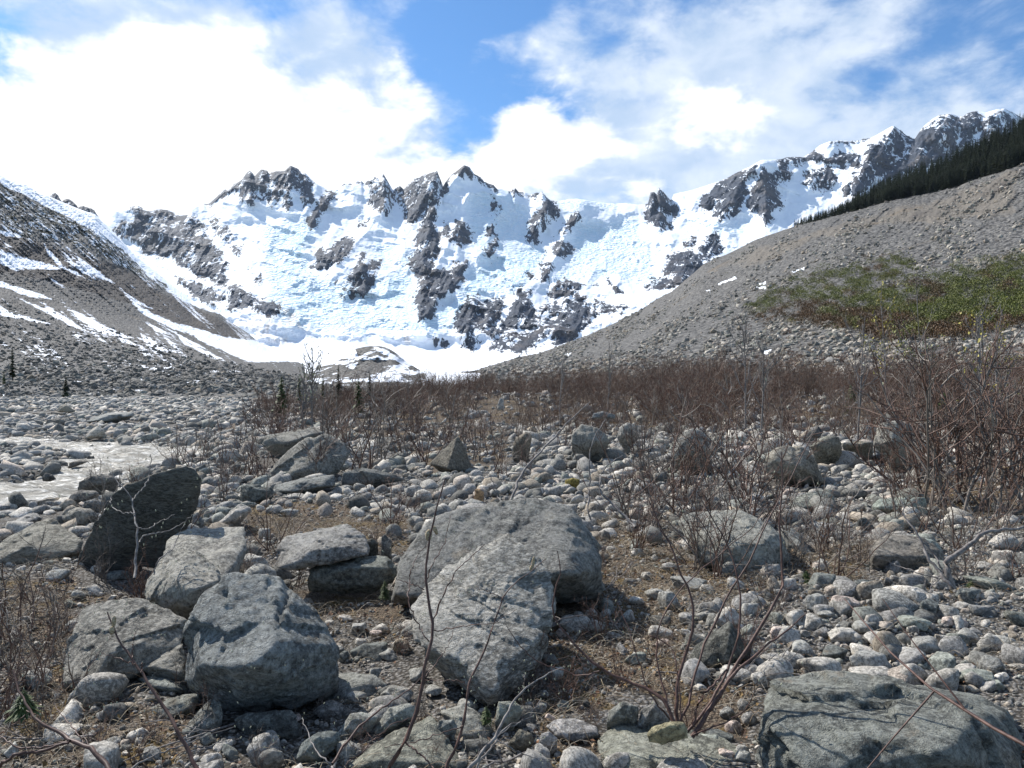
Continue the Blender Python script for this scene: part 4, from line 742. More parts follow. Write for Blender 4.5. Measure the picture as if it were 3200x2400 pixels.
# -- right and middle distance
B('large smooth grey boulder behind the bare twigs right of centre', Z9([(28,110),(60,60),(150,45),(250,38),(420,28),(500,95),(620,130),(720,215),(745,320),(620,440),(450,440),(350,430),(200,370),(90,230)]), 6.3, .5, inner=Z9([(600,250,.25),(350,260,.25),(150,180,.1),(600,400,.14)]), lvl=6, tint=(1.28, 1.3, 1.24), short='the large smooth boulder', rough=.03)
B('low sloping grey slab against the right side of the large smooth boulder', Z9([(655,130),(740,130),(800,180),(895,335),(860,365),(740,330)]), 6.9, .4, tint=(1.1, 1.15, 1.15), thick=.5)
B('greenish grey cube-like boulder standing on the pale gravel', Z6([(1252,970),(1300,922),(1460,918),(1595,908),(1608,1000),(1592,1062),(1512,1068),(1420,1062),(1270,1010)]), 8.9, inner=Z6([(1505,1000,.2),(1500,930,.1),(1300,980,.14)]), tint=(1.1, 1.25, 1.18), short='the greenish cube-like boulder')
B('squared block with a rusty top and a dark front', Z9([(1238,440),(1245,300),(1290,220),(1360,182),(1560,200),(1640,250),(1700,300),(1722,410),(1600,460),(1400,465)]), 6.4, .3, inner=Z9([(1260,320,.22),(1590,330,.22),(1450,330,.22),(1600,430,.1)]), tint=(1.0, .95, .88), short='the rusty topped block')
B('tall cracked tan boulder among the cobbles at middle right', Z6([(570,740),(590,650),(650,600),(720,578),(800,598),(880,642),(910,760),(965,825),(850,842),(760,800),(640,745)]), 11.8, inner=Z6([(820,720,.3),(640,680,.15),(780,800,.2)]), tint=(1.3, 1.25, 1.12), short='the cracked tan boulder')
B('broad pale boulder just left of the cracked tan boulder', Z6([(-10,650),(10,580),(60,520),(130,480),(200,500),(250,560),(255,640),(200,670),(0,680)]), 13.4, tint=(1.35, 1.35, 1.3))
B('rounded greenish boulder with a ridge, behind the cracked tan boulder', Z6([(862,592),(930,545),(970,525),(1050,530),(1068,600),(1010,625),(930,628)]), 14.5, tint=(1.0, 1.02, .92), short='the ridged greenish boulder')
B('long flat rock slab beside the ridged greenish boulder', Z6([(1060,575),(1120,560),(1262,568),(1255,600),(1150,610),(1070,595)]), 15, tint=(1.1, 1.1, 1.0), thick=.6)
B('dark pointed block above the ridged greenish boulder', Z6([(870,540),(880,490),(920,465),(950,500),(930,540)]), 16.5, tint=(.6, .6, .62))
B('big whitish boulder under the right hand thicket', Z6([(1262,580),(1280,500),(1300,455),(1430,425),(1520,470),(1545,560),(1500,630),(1400,645),(1330,600)]), 13.6, tint=(1.5, 1.48, 1.38), short='the big whitish boulder', inner=Z6([(1380,560,.3),(1320,500,.1)]))
B('grey green slab lying between the tall twigs at right', Z6([(700,990),(760,920),(850,882),(1000,852),(1032,960),(985,1002),(820,1002)]), 9.3, .4, tint=(1.05, 1.12, 1.05))
B('pointed pyramid boulder with a lit left face and a dark right face', Z5([(585,700),(640,645),(700,590),(767,525),(802,580),(830,650),(852,705),(855,745),(780,780),(670,765)]), 13.4, inner=Z5([(700,735,.35),(765,560,.05)]), tint=(.85, .8, .7), short='the pyramid boulder', rough=.02)
B('low dark boulder in shadow, left of the pyramid boulder', Z5([(25,860),(40,760),(120,728),(250,738),(380,770),(440,805),(200,850)]), 11.8, tint=(.75, .78, .78), short='the low dark boulder')
B('large grey boulder under bushes at middle left', Z4([(1680,835),(1688,760),(1720,700),(1800,630),(1900,565),(2050,515),(2180,570),(2200,640),(2150,720),(2080,780),(1900,830)]), 12.5, .5, inner=Z4([(1900,740,.3),(1780,780,.15)]), lvl=5, tint=(1.1, 1.1, 1.05), short='the large boulder under bushes')
B('flat slab roofing a dark hollow at middle left', Z4([(1610,545),(1700,515),(1850,492),(2000,478),(2060,500),(1940,545),(1800,600),(1660,590)]), 14.5, .8, tint=(.95, .95, .92), thick=1.2, mat='layered')
B('blocky dark boulder with a flat front at middle left', Z4([(1508,900),(1515,845),(1560,828),(1700,848),(1730,880),(1690,935),(1600,962),(1515,945)]), 10.0, tint=(.72, .78, .76), short='the blocky dark boulder')
B('long low grey boulder right of the blocky dark boulder', Z4([(1715,890),(1722,840),(1900,790),(2110,768),(2105,840),(1950,885),(1800,900)]), 10.9, .3, tint=(.9, .95, .95), thick=.7)
B('white rounded boulder alone on the far gravel bar', Z4([(540,540),(552,510),(585,478),(620,460),(655,485),(662,530),(610,545)]), gd(1100 + 545 * k_, -.38), tint=(2.1, 2.0, 1.85), rough=.02, short='the white boulder on the gravel bar')
B('white weathered stone with a crack, below the blocky dark boulder', Z4([(1355,1085),(1400,1045),(1480,975),(1560,965),(1590,985),(1545,1040),(1470,1080),(1390,1105)]), 8.3, tint=(1.8, 1.75, 1.7), short='the white weathered stone')
B('pointed dark stone against the foot of the tall dark slab', Z4([(1205,1080),(1215,1020),(1240,1005),(1282,1060),(1280,1090)]), 8.2, tint=(.9, 1.0, 1.1))
B('grey wedge boulder on the gravel bar near the far bank', Z4([(355,375),(375,340),(410,322),(480,375),(420,385)]), gd(1100 + 385 * k_, -.38), tint=(1.1, 1.05, .95))
B('low flat boulder in the side channel of the gravel bar', Z4([(285,455),(300,425),(380,412),(440,440),(430,465),(350,470)]), gd(1100 + 468 * k_, -.38), tint=(1.0, .95, .88))
B('broad flat pale rock on the upper gravel bar', Z4([(545,440),(600,405),(700,380),(840,378),(850,400),(760,440),(640,450)]), gd(1100 + 450 * k_, -.38), tint=(1.25, 1.3, 1.3), thick=2.0)
B('dark low rock breaking the stream surface', Z4([(265,790),(290,762),(330,770),(355,800),(310,815),(270,812)]), gd(1100 + 812 * k_, -.5), tint=(.5, .5, .5))
B('wet dark stone at the head of the stream island', Z4([(545,680),(550,655),(590,652),(597,680)]), gd(1100 + 680 * k_, -.5), tint=(.5, .5, .5))
B('long dark boulder at the tip of the stream island', Z4([(425,735),(440,695),(500,680),(555,690),(520,705),(445,720)]), gd(1100 + 730 * k_, -.5), tint=(.7, .65, .6))
B('brownish stone at the lower tip of the stream island', Z4([(215,750),(240,720),(290,715),(315,745),(260,758)]), gd(1100 + 756 * k_, -.5), tint=(1.1, 1.0, .88))
B('square pale block at the edge of the thicket, centre', Z5([(1010,370),(1020,310),(1030,288),(1055,300),(1055,370)]), 24, tint=(1.6, 1.6, 1.6))
B('big grey boulder half hidden by twigs, right of the pyramid boulder', Z5([(1480,590),(1478,520),(1540,450),(1640,480),(1690,520),(1715,560),(1660,600)]), 15.5, tint=(1.1, 1.1, 1.05), inner=Z5([(1640,560,.3),(1520,520,.1)]))
B('pale angular boulder on the skyline of the cobble field', Z5([(1765,540),(1780,470),(1830,440),(1890,470),(1900,530),(1830,550)]), 17, tint=(1.4, 1.4, 1.35))
B('dark blocky stone with a flat top on the skyline of the cobble field', Z5([(1600,420),(1620,385),(1680,370),(1755,395),(1750,420)]), 20, tint=(.8, .85, .9))
B('two-toned angular rock beside the pyramid boulder', Z5([(1110,600),(1120,550),(1190,500),(1235,520),(1215,570),(1200,620)]), 15, tint=(.95, .85, .72))
B('rock with bright yellow moss on top, in the cobble field', Z5([(1435,840),(1440,805),(1490,790),(1530,800),(1520,835),(1480,850)]), 11.1, tint=(1.35, 1.1, .35))
B('rust coloured angular stone in the cobble field', Z5([(870,905),(872,865),(900,855),(930,880),(925,905)]), 10.0, tint=(1.9, 1.3, .8))

# ------------------------------------------------------------------ traced cobbles: centre x, y, width, height (zoom pixels), tone
def near_phrase(x, y, taken):
    best = sorted(ANCH, key=lambda a_: (a_[0] - x) ** 2 + (a_[1] - y) ** 2)
    return best
_used = {}
ORD = ['', 'second ', 'third ', 'fourth ', 'fifth ', 'sixth ', 'seventh ', 'eighth ', 'ninth ', 'tenth ', 'eleventh ', 'twelfth ', 'thirteenth ']
TONE = {'pale': (1.4, 1.37, 1.32), 'white': (1.75, 1.7, 1.62), 'grey': (1.1, 1.12, 1.1), 'dark': (.55, .6, .6), 'pinkish': (1.75, 1.5, 1.4), 'greenish': (.92, 1.0, .93), 'tan': (1.35, 1.2, 1.0)}
def where_phrase(x, y):
    a_ = min(ANCH, key=lambda q_: (q_[0] - x) ** 2 + (q_[1] - y) ** 2)
    dx = x / y - a_[0] / a_[1]; dy = y - a_[1]
    if abs(dx) * y > abs(dy) * .8: rel = 'right of ' if dx > 0 else 'left of '
    else: rel = 'behind ' if dy > 0 else 'in front of '
    return rel + a_[2]
PEND = []
def cobble(x, y, r, rz, tone, kind, seed, z=None):
    lv = 4 if y < 7 else 3; P_, F_ = stone_proto(lv, seed, kind); rr = np.random.default_rng(seed)
    az = rr.uniform(0, 6.28); c, s_ = math.cos(az), math.sin(az)
    Q = P_ * np.array([1, rr.uniform(.75, 1), 1]); Q = Q @ np.array([[c, -s_, 0], [s_, c, 0], [0, 0, 1]]).T; Q = Q / np.abs(Q).max(0) * np.array([r, r * .85, rz])
    Q = Q + (Q / np.linalg.norm(Q, axis=1, keepdims=True)) * (fbm(Q / (r * .35) + seed, 4, seed, .6) * r * .05)[:, None]
    hz = float(height(np.array([x]), np.array([y]))[0]) if z is None else z
    ob = mesh_np('cobble', Q, F_, M['cobble'], {'tint': np.tile(np.array(TONE[tone]) * rr.uniform(.85, 1.15), (len(Q), 1))})
    ob.location = (x, y, hz + rz * .55); FOOT.append((x, y, r)); PEND.append((ob, x, y, r, rz, tone, kind)); return ob
Z9C = [(350,690,170,150,'white'),(505,650,120,100,'grey'),(780,710,130,120,'pale'),(930,620,160,150,'grey'),(1110,660,190,130,'pinkish'),(1440,650,270,180,'grey'),(1380,580,170,70,'white'),(1640,680,140,140,'dark'),(1740,750,90,75,'pinkish'),(1820,755,110,70,'pinkish'),(1880,820,150,100,'grey'),(1090,800,160,130,'white'),(1210,790,130,90,'grey'),(1350,850,210,90,'pale'),(680,780,120,100,'pinkish'),(830,870,150,110,'grey'),(1050,900,180,95,'dark'),(1220,885,170,90,'white'),(970,1000,290,150,'pale'),(1280,970,330,140,'grey'),(1520,1030,230,160,'pale'),(1500,920,200,90,'pale'),(1620,870,180,110,'grey'),(1740,850,140,80,'white'),(1750,980,280,100,'greenish'),(2040,1010,160,140,'grey'),(1950,1090,230,100,'greenish'),(1770,1060,110,100,'grey'),(1290,1050,270,90,'pale'),(660,960,180,90,'pale'),(700,1050,190,100,'dark'),(570,1080,120,130,'white'),(400,1340,120,90,'pinkish'),(240,1480,150,80,'greenish'),(450,1510,90,70,'grey'),(450,1590,110,80,'grey'),(350,1560,100,70,'pinkish'),(600,1620,130,100,'grey'),(960,500,160,110,'dark'),(1230,500,140,90,'dark'),(1540,780,200,80,'greenish'),(2090,860,180,60,'grey'),(2120,250,180,110,'pale'),(2120,350,150,90,'white'),(2110,390,130,60,'white'),(2040,530,260,80,'greenish'),(1880,590,160,80,'dark'),(1850,670,130,60,'white'),(980,700,110,70,'grey'),(1230,740,120,50,'pale'),(2170,930,110,70,'pinkish'),(2060,1130,110,60,'greenish'),(1890,1140,90,50,'tan'),(540,620,100,70,'grey'),(90,670,110,90,'pale'),(210,670,110,70,'grey'),(270,630,90,70,'white'),(500,780,120,90,'greenish'),(620,860,90,80,'grey'),(160,200,90,60,'grey'),(1220,150,110,100,'dark'),(870,130,110,60,'pale'),(950,375,80,60,'grey'),(130,500,240,80,'grey'),(360,1250,110,100,'grey'),(300,1420,180,60,'dark')]
Z8C = [(190,860,240,110,'dark'),(225,980,110,180,'grey'),(320,880,140,80,'grey'),(410,830,120,110,'tan'),(520,1000,140,110,'grey'),(130,715,110,70,'grey'),(250,735,90,60,'pinkish'),(160,785,90,60,'pale'),(400,700,60,50,'white'),(40,870,80,100,'dark'),(1690,620,80,85,'grey'),(1890,550,100,70,'white'),(2010,520,130,90,'grey'),(1605,610,100,50,'pale'),(1525,620,80,60,'grey'),(1840,640,100,110,'grey'),(1640,715,110,90,'pale'),(1510,690,210,110,'pale'),(2045,740,160,100,'white'),(2070,820,130,60,'pinkish'),(1890,920,140,90,'greenish'),(2100,570,140,130,'grey'),(1945,415,80,70,'white'),(1740,255,80,50,'pale'),(1720,160,130,65,'white'),(1900,285,90,60,'grey'),(2160,330,100,80,'grey'),(1290,1215,80,100,'grey'),(1430,1205,85,100,'dark'),(1210,1290,90,60,'grey'),(1350,1290,75,70,'pinkish'),(1300,1130,80,60,'grey'),(1350,910,110,60,'dark'),(1380,1010,110,110,'grey'),(1215,1190,60,70,'grey'),(1220,1270,60,70,'grey'),(705,130,90,70,'grey'),(815,135,90,55,'pale'),(600,1120,130,70,'grey'),(1610,1590,90,60,'pale'),(120,1150,130,90,'grey'),(370,1150,220,100,'grey'),(430,870,60,50,'dark'),(60,1530,200,100,'grey'),(820,1210,140,80,'grey'),(1420,745,70,60,'pinkish')]
Z7C = [(1085,665,90,80,'grey'),(1185,680,130,80,'dark'),(450,690,120,110,'grey'),(700,530,60,40,'white'),(590,400,80,50,'pale'),(350,440,150,80,'grey'),(480,530,100,80,'grey'),(420,590,90,50,'greenish'),(200,1060,220,140,'grey'),(400,1330,180,80,'grey'),(340,1420,260,120,'white'),(560,1430,80,60,'grey'),(690,1480,110,70,'grey'),(920,1560,140,80,'grey'),(700,1590,140,90,'greenish'),(60,1530,140,120,'grey'),(580,1270,90,60,'pale'),(460,1190,120,80,'grey'),(1170,1440,90,60,'dark'),(2160,1390,100,120,'grey'),(1850,1280,80,70,'pinkish'),(800,1250,110,60,'tan'),(650,1300,130,70,'grey'),(1290,1460,110,80,'dark'),(1430,1520,130,90,'dark'),(2130,830,90,110,'grey'),(680,330,140,100,'grey'),(800,350,120,70,'grey'),(720,420,160,60,'dark'),(2160,655,110,40,'white'),(2060,685,70,30,'pale')]
Z4C = [(110,780,90,45,'tan'),(370,545,60,40,'pinkish'),(780,545,55,40,'grey'),(1175,450,60,50,'grey'),(1290,1070,80,60,'dark'),(1320,1020,90,50,'grey'),(1270,640,150,50,'white'),(280,985,70,30,'pale'),(340,1000,80,40,'grey'),(300,1030,90,35,'white'),(1800,1010,130,70,'grey'),(2110,920,90,55,'white'),(1650,1120,90,80,'grey'),(1700,1010,80,60,'grey'),(50,365,60,35,'dark'),(130,330,60,25,'pale'),(620,580,70,20,'grey'),(500,365,90,30,'grey'),(740,590,90,25,'dark'),(880,560,60,30,'grey'),(1850,905,130,50,'pale')]
Z5C = [(190,860,80,40,'pale'),(510,805,110,50,'pale'),(720,800,120,55,'pale'),(900,825,80,60,'dark'),(1300,750,90,50,'grey'),(1430,865,110,60,'white'),(1310,875,90,40,'pale'),(1560,825,100,50,'grey'),(610,850,70,30,'pale'),(780,920,80,30,'grey'),(1270,830,60,50,'greenish'),(1490,915,50,50,'pale'),(1550,950,50,60,'white'),(720,1090,80,70,'grey'),(815,1095,80,50,'pale'),(750,950,100,60,'grey'),(870,950,110,60,'grey'),(980,960,90,45,'dark'),(840,1000,60,40,'grey'),(1100,780,110,40,'pale'),(1240,920,80,40,'grey'),(1040,740,60,40,'grey'),(1400,700,110,50,'pale'),(1650,810,60,40,'grey'),(1740,830,90,60,'pale'),(1350,690,120,40,'white'),(170,880,60,30,'white'),(240,940,90,50,'grey'),(150,1000,60,50,'pale'),(60,840,90,40,'grey')]
Z6C = [(410,830,90,110,'grey'),(300,610,90,60,'white'),(410,640,130,70,'white'),(460,610,130,70,'pinkish'),(560,620,60,40,'white'),(745,870,110,60,'pinkish'),(530,910,110,80,'white'),(940,665,60,45,'white'),(1370,665,70,50,'pinkish'),(1060,660,120,40,'pale'),(1210,670,100,60,'grey'),(980,740,130,60,'tan'),(520,740,60,40,'white'),(380,690,110,50,'white'),(1240,700,80,70,'grey'),(430,560,100,60,'greenish'),(400,510,90,50,'greenish'),(720,500,110,60,'grey'),(1640,1170,90,60,'pale'),(120,470,90,50,'white'),(1130,1110,60,40,'grey')]
sd_ = 0
for zf, L in ((Z9, Z9C), (Z8, Z8C), (Z7, Z7C), (Z4, Z4C), (Z5, Z5C), (Z6, Z6C)):
    for (cx0, cy0, w0, h0, tone) in L:
        (cx1, cy1), = zf([(cx0, cy0)]); w1, h1 = w0 * k_, h0 * k_; D_ = gd(cy1 + h1 * .42, -.02) ; D_ = D_ if D_ < 40 else 40
        if zf is Z4 and cx0 < 900 and cy0 < 900: D_ = gd(cy1 + h1 * .42, -.40)
        r_ = w1 / 2 * D_ / F; rz_ = min(h1 / 2 * D_ / F * 1.02, r_ * 1.1); x_ = (cx1 - 1600) / F * D_
        sd_ += 1; cobble(x_, D_ + r_ * .5, r_, rz_, tone, 'angular' if tone in ('dark', 'greenish') or sd_ % 4 == 0 else 'round', 900 + sd_)
N_TRACED = len(PEND)
FT = np.array(FOOT)
def free(x, y, r, k=.8):
    o = np.ones(len(x), bool)
    for fx, fy, fr in FT:
        if fr > .12: o &= ((x - fx) ** 2 + (y - fy) ** 2) > (fr * k + r * .3) ** 2
    return o
# ------------------------------------------------------------------ loose stones
def scatter(n, y0, y1, seed, uspan=(-1.0, 1.0)):
    r = np.random.default_rng(seed); y = np.sqrt(r.uniform(y0 ** 2, y1 ** 2, n)); x = r.uniform(uspan[0], uspan[1], n) * y
    return x, y, r
def in_water(x, y): return (sdist(x, y, RIVER) > .15) & (sdist(x, y, ISLAND) < 0)
big = []
for (n, y0, y1, rlo, rhi, lv, seed, flat) in ((5600, 2.6, 6.5, .016, .13, 3, 11, (.4, .9)), (40000, 2.6, 8, .006, .028, 1, 12, (.5, .85)), (11500, 6.5, 14, .022, .20, 2, 13, (.35, .85)), (11000, 6.5, 14, .02, .05, 1, 18, (.5, .8)), (11000, 14, 30, .06, .34, 2, 14, (.35, .8)), (19000, 14, 30, .035, .10, 1, 16, (.4, .8)), (11000, 30, 60, .09, .40, 1, 15, (.4, .8))):
    x, y, r = scatter(n, y0, y1, seed)
    rad = rlo * (rhi / rlo) ** (r.random(n) ** 2.8)
    px, py = proj(p3(x, y, 0 * x)); L_ = litter_at(px, py); L_ = np.where((y > 26) & (px > 700), .5, L_)
    pn = fbm(p3(x / 1.1, y / 1.1, 2), 3, seed)
    keep = (r.random(n) < np.clip((.5 if rhi < .03 else 0) + 1.08 - 1.12 * L_ + .6 * pn - .25 * (px < 1500) * (y < 9), .08, 1)) & free(x, y, rad)
    inw = in_water(x, y); keep &= (~inw | ((r.random(n) < .05)))
    rightpale = (px > 1900) & (py > 1500); gravelbed = Z6([(1500,1080),(2300,1080),(2300,1300),(1700,1350)])
    keep &= ~((sdist(px, py, gravelbed) > 0) & (rad > .05))
    x, y, rad = x[keep], y[keep], rad[keep]; z = height(x, y)
    if rlo >= .018 and rhi <= .2:
        o_ = np.argsort(-rad / y)[:22]; nb_ = np.zeros(len(x), bool); nb_[o_] = True
        for i in o_: cobble(float(x[i]), float(y[i]), float(rad[i]), float(rad[i]) * .6, ['grey', 'pale', 'dark', 'grey', 'greenish', 'white'][i % 6], 'angular' if i % 2 else 'round', 3000 + int(i) + seed)
        x, y, rad, z = x[~nb_], y[~nb_], rad[~nb_], z[~nb_]
    tw = np.array([.22, .17, .10, .14, .12, .07, .08, .07, .03])
    stones_mesh('loose_stones', p3(x, y, z), rad, lv, .88 if lv < 3 else .8, M['cobble'], seed + 1, flat, tw)
    tag(bpy.data.objects[-1] if False else col.objects[-1], 'loose grey and white stones covering the ground', 'stones', kind='stuff')
# gravel bar across the stream
r = np.random.default_rng(77); n = 17000
y = np.sqrt(r.uniform(17 ** 2, 100 ** 2, n)); x = r.uniform(-.95, -.22, n) * y; rad = .075 * (.50 / .075) ** (r.random(n) ** 2.8) * (y / 60) ** .45
px, py = proj(p3(x, y, -.4 + 0 * x)); keep = (~in_water(x, y)) & (sdist(x, y, RIVER2) < 0) & (px < 860) & (py > 1243) & free(x, y, rad)
x, y, rad = x[keep], y[keep], rad[keep]; z = np.where(y < 60, height(x, np.minimum(y, 71)), -.4)
stones_mesh('gravel_bar_stones', p3(x, y, z), rad, 1, .5, M['cobble'], 78, (.35, .65), np.array([.2, .25, .2, .1, .06, .08, .05, .03, .03])); tag(col.objects[-1], 'pale river stones of the gravel bar across the stream', 'stones', kind='stuff')
ga, gb = np.linspace(-.98, -.16, 120), np.exp(np.linspace(math.log(50), math.log(112), 60))
P_ = p3(ga[None] * gb[:, None], np.broadcast_to(gb[:, None], (60, 120)), 0); P_[..., 2] = -.44 + .12 * fbm(P_ / 6, 3, 79) - .5 * sstep(104, 112, P_[..., 1])
gbar = mesh_np('gravel_bar', P_.reshape(-1, 3), grid_faces(60, 120), M['ground'], {'litter': np.full(7200, .1), 'wet': np.zeros(7200)}); tag(gbar, kind='structure')
# labels for the cobbles: tone, shape, neighbour; only ties are numbered
from collections import defaultdict
buck = defaultdict(list)
for ob, x, y, r_, rz_, tone, kind in PEND:
    a_ = min(ANCH, key=lambda q_: (q_[0] - x) ** 2 + (q_[1] - y) ** 2); key = (('small ' if r_ < .09 else '') + tone + (' angular stone ' if kind == 'angular' else ' rounded cobble '), where_phrase(x, y))
    buck[key].append((math.hypot(a_[0] - x, a_[1] - y), ob, x))
for key, L in buck.items():
    L.sort(key=lambda q_: q_[0])
    for i, (dist_, ob, x) in enumerate(L):
        lab = key[0] + key[1]
        if len(L) > 1: lab = (['nearest ', 'second nearest ', 'third nearest ', 'fourth nearest ', 'fifth nearest ', 'sixth nearest ', 'seventh nearest ', 'eighth nearest ', 'ninth nearest ', 'tenth nearest '][i] if i < 10 else 'farthest ') + key[0] + key[1]
        tag(ob, lab, 'stone', 'stones scattered among the boulders')
# rubble on the moraine and talus: coarse low-detail blocks set on the surface
def rubble(G, n, seed, sel, rlo, rhi, name, label, tw=None):
    a_, b2, Pg, tt2 = G[:4]; r = np.random.default_rng(seed); out = []
    i = r.integers(1, Pg.shape[0] - 1, n * 6); j = r.integers(1, Pg.shape[1] - 1, n * 6)
    wgt = sel(a_[i, j], b2[i, j], tt2[i]); k = r.random(len(i)) < wgt; i, j = i[k][:n], j[k][:n]
    f = r.random((len(i), 1)); g = r.random((len(i), 1)); P_ = Pg[i, j] * (1 - f) * (1 - g) + Pg[i + 1, j] * f * (1 - g) + Pg[i, j + 1] * (1 - f) * g + Pg[i + 1, j + 1] * f * g
    rad = (rlo * (rhi / rlo) ** (r.random(len(P_)) ** 3)) * (P_[:, 1] / 200) ** .45
    stones_mesh(name, P_, rad, 1, .8, M['rubble'], seed, (.5, .8), tw, smooth=False); tag(col.objects[-1], label, 'stones', kind='stuff')
GREEN = [Z3([(470,1200),(560,1115),(700,1060),(900,990),(1100,965),(1180,935),(1260,925),(1320,960),(1300,1000),(1240,1030),(1090,1062),(1110,1100),(1240,1092),(1340,1052),(1500,1040),(1700,990),(1800,960),(1990,920),(2300,820),(2300,1200),(1990,1265),(1800,1300),(1600,1342),(1400,1348),(1150,1342),(1000,1315),(900,1265),(700,1245),(500,1225)])]
BROWNP = [Z3([(160,1240),(300,1180),(420,1130),(480,1190),(420,1210),(280,1230)]), Z3([(320,1250),(420,1240),(560,1260),(560,1300),(380,1290)]), Z3([(1380,960),(1560,930),(1600,960),(1420,980)]), Z3([(480,1360),(600,1320),(720,1350),(660,1380),(500,1390)]), Z3([(640,960),(840,910),(900,960),(700,1000)])]
rubble(MRg, 42000, 201, lambda a_, b2, tt2: np.where((tt2 > .6) & (tt2 < 4) & (sdist_box(a_, b2, GREEN[0], 10) < -2) & (a_ < 3500), np.clip(1.15 - .30 * tt2 + 1.1 * fbm(p3((a_ + 1.2 * b2) / 40, (a_ - b2) / 130, 0), 4, 7), .03, 1), 0), .18, 1.35, 'moraine_rubble', 'angular grey rubble strewn over the right hand moraine', np.array([.2, .2, .14, .14, .1, .05, .07, .07, .03]))
rubble(MLg, 20000, 202, lambda a_, b2, tt2: np.where((tt2 > .2) & (tt2 < 2.8) & (a_ > -200), np.clip(1.2 - .36 * tt2, .03, 1), 0), .26, 1.5, 'talus_rubble', 'dark rubble strewn over the left talus slope', np.array([.18, .05, .02, .30, .1, .01, .05, .27, .02]))

# ------------------------------------------------------------------ twigs, shrubs
def tubes(lines, sides=3):
    """lines: list of (points (n,3), radii (n,)) -> V, F"""
    Vs, Fs = [], []; off = 0; an = np.arange(sides) * 2 * np.pi / sides
    groups = defaultdict(list)
    for P_, r_ in lines: groups[len(P_)].append((P_, r_))
    for n, L in groups.items():
        P_ = np.array([q_[0] for q_ in L], float); r_ = np.array([q_[1] for q_ in L], float); T = np.gradient(P_, axis=1); T /= np.linalg.norm(T, axis=2, keepdims=True) + 1e-12
        up = np.where(np.abs(T[..., 2:3]) > .85, np.array([1., 0, 0]), np.array([0, 0, 1.])); A = np.cross(T, up); A /= np.linalg.norm(A, axis=2, keepdims=True) + 1e-12; B_ = np.cross(T, A)
        ring = P_[:, :, None] + r_[:, :, None, None] * (np.cos(an)[None, None, :, None] * A[:, :, None] + np.sin(an)[None, None, :, None] * B_[:, :, None])
        m = len(L); Vs.append(ring.reshape(-1, 3)); i = np.arange(n - 1)[:, None]; j = np.arange(sides)[None]; a_ = i * sides + j; b2 = i * sides + (j + 1) % sides
        f = np.stack([a_, b2, b2 + sides, a_ + sides], -1).reshape(-1, 4); Fs.append((f[None] + (np.arange(m) * n * sides)[:, None, None]).reshape(-1, 4) + off); off += m * n * sides
    return np.vstack(Vs), np.vstack(Fs)
def grow(r, p, d, L, rad, level, out, nseg=6, up=.25, wander=.28, kids=(6, 4)):
    pts = [np.array(p, float)]; d = np.array(d, float); d /= np.linalg.norm(d)
    for _ in range(nseg):
        d = d + r.normal(0, wander, 3) * .55 + np.array([0, 0, up * .3]); d /= np.linalg.norm(d); pts.append(pts[-1] + d * L / nseg)
    P_ = np.array(pts); out.append((P_, np.linspace(rad, rad * .35, nseg + 1), level))
    if level < len(kids):
        for _ in range(int(kids[level] * r.uniform(.7, 1.3)) + 1):
            f = r.uniform(.18, .97) * nseg; i = int(f); q_ = P_[i] + (P_[min(i + 1, nseg)] - P_[i]) * (f - i)
            t_ = P_[min(i + 1, nseg)] - P_[i]; t_ /= np.linalg.norm(t_) + 1e-9
            dd_ = t_ * .8 + r.normal(0, .55, 3); dd_[2] += .12
            grow(r, q_, dd_, L * r.uniform(.25, .5) * (1.15 - .5 * f / nseg), rad * .55, level + 1, out, nseg=max(3, nseg - 2), up=up, wander=wander * 1.1, kids=kids)
def shrub_lines(seed, h=1.0, stems=8, spread=.55, rad=.006, kids=(6, 3), base=.08, up=.3):
    r = np.random.default_rng(seed); out = []
    for _ in range(stems):
        az = r.uniform(0, 2 * np.pi); tl_ = abs(r.normal(0, spread)); d_ = (math.cos(az) * tl_, math.sin(az) * tl_, 1)
        grow(r, (r.normal(0, base), r.normal(0, base), -.04), d_, h * r.uniform(.6, 1.1), rad * r.uniform(.7, 1.2), 0, out, kids=kids, up=up)
    return out
def litter_quads(pos, nrm_tilt, size, r):
    n = len(pos); az = r.uniform(0, 6.283, n); u = np.stack([np.cos(az), np.sin(az), r.normal(0, nrm_tilt, n)], 1); v = np.stack([-np.sin(az), np.cos(az), r.normal(0, nrm_tilt, n)], 1)
    u *= size[:, None]; v *= (size * r.uniform(.35, .8, n))[:, None]; up_ = np.zeros((n, 3)); up_[:, 2] = size * r.uniform(.1, .6, n)
    V_ = np.stack([pos - u, pos - v + up_ * .5, pos + u, pos + v + up_], 1).reshape(-1, 3); return V_, np.arange(4 * n).reshape(-1, 4)
# ---- brown thicket (uncountable): many bushes in one object
def merge_lines(protos, P_, sc, az, sides=3):
    Vs, Fs, Ts = [], [], []; off = 0; pid = np.arange(len(P_)) % len(protos)
    for i, (V_, F_) in enumerate(protos):
        k = np.where(pid == i)[0]
        if not len(k): continue
        c, s_ = np.cos(az[k]), np.sin(az[k]); W_ = V_[None] * sc[k][:, None, None]; W2 = np.stack([W_[..., 0] * c[:, None] - W_[..., 1] * s_[:, None], W_[..., 0] * s_[:, None] + W_[..., 1] * c[:, None], W_[..., 2]], -1) + P_[k][:, None]
        Vs.append(W2.reshape(-1, 3)); Fs.append((F_[None] + (np.arange(len(k)) * len(V_))[:, None, None]).reshape(-1, F_.shape[1]) + off); off += len(k) * len(V_)
    return np.vstack(Vs), np.vstack(Fs)
far_protos = [tubes([(p, q_) for p, q_, l in shrub_lines(400 + i, 1.0, 9, .45, .0075, (7, 3), .16, .35)], 3) for i in range(8)]
r = np.random.default_rng(31); n = 2100
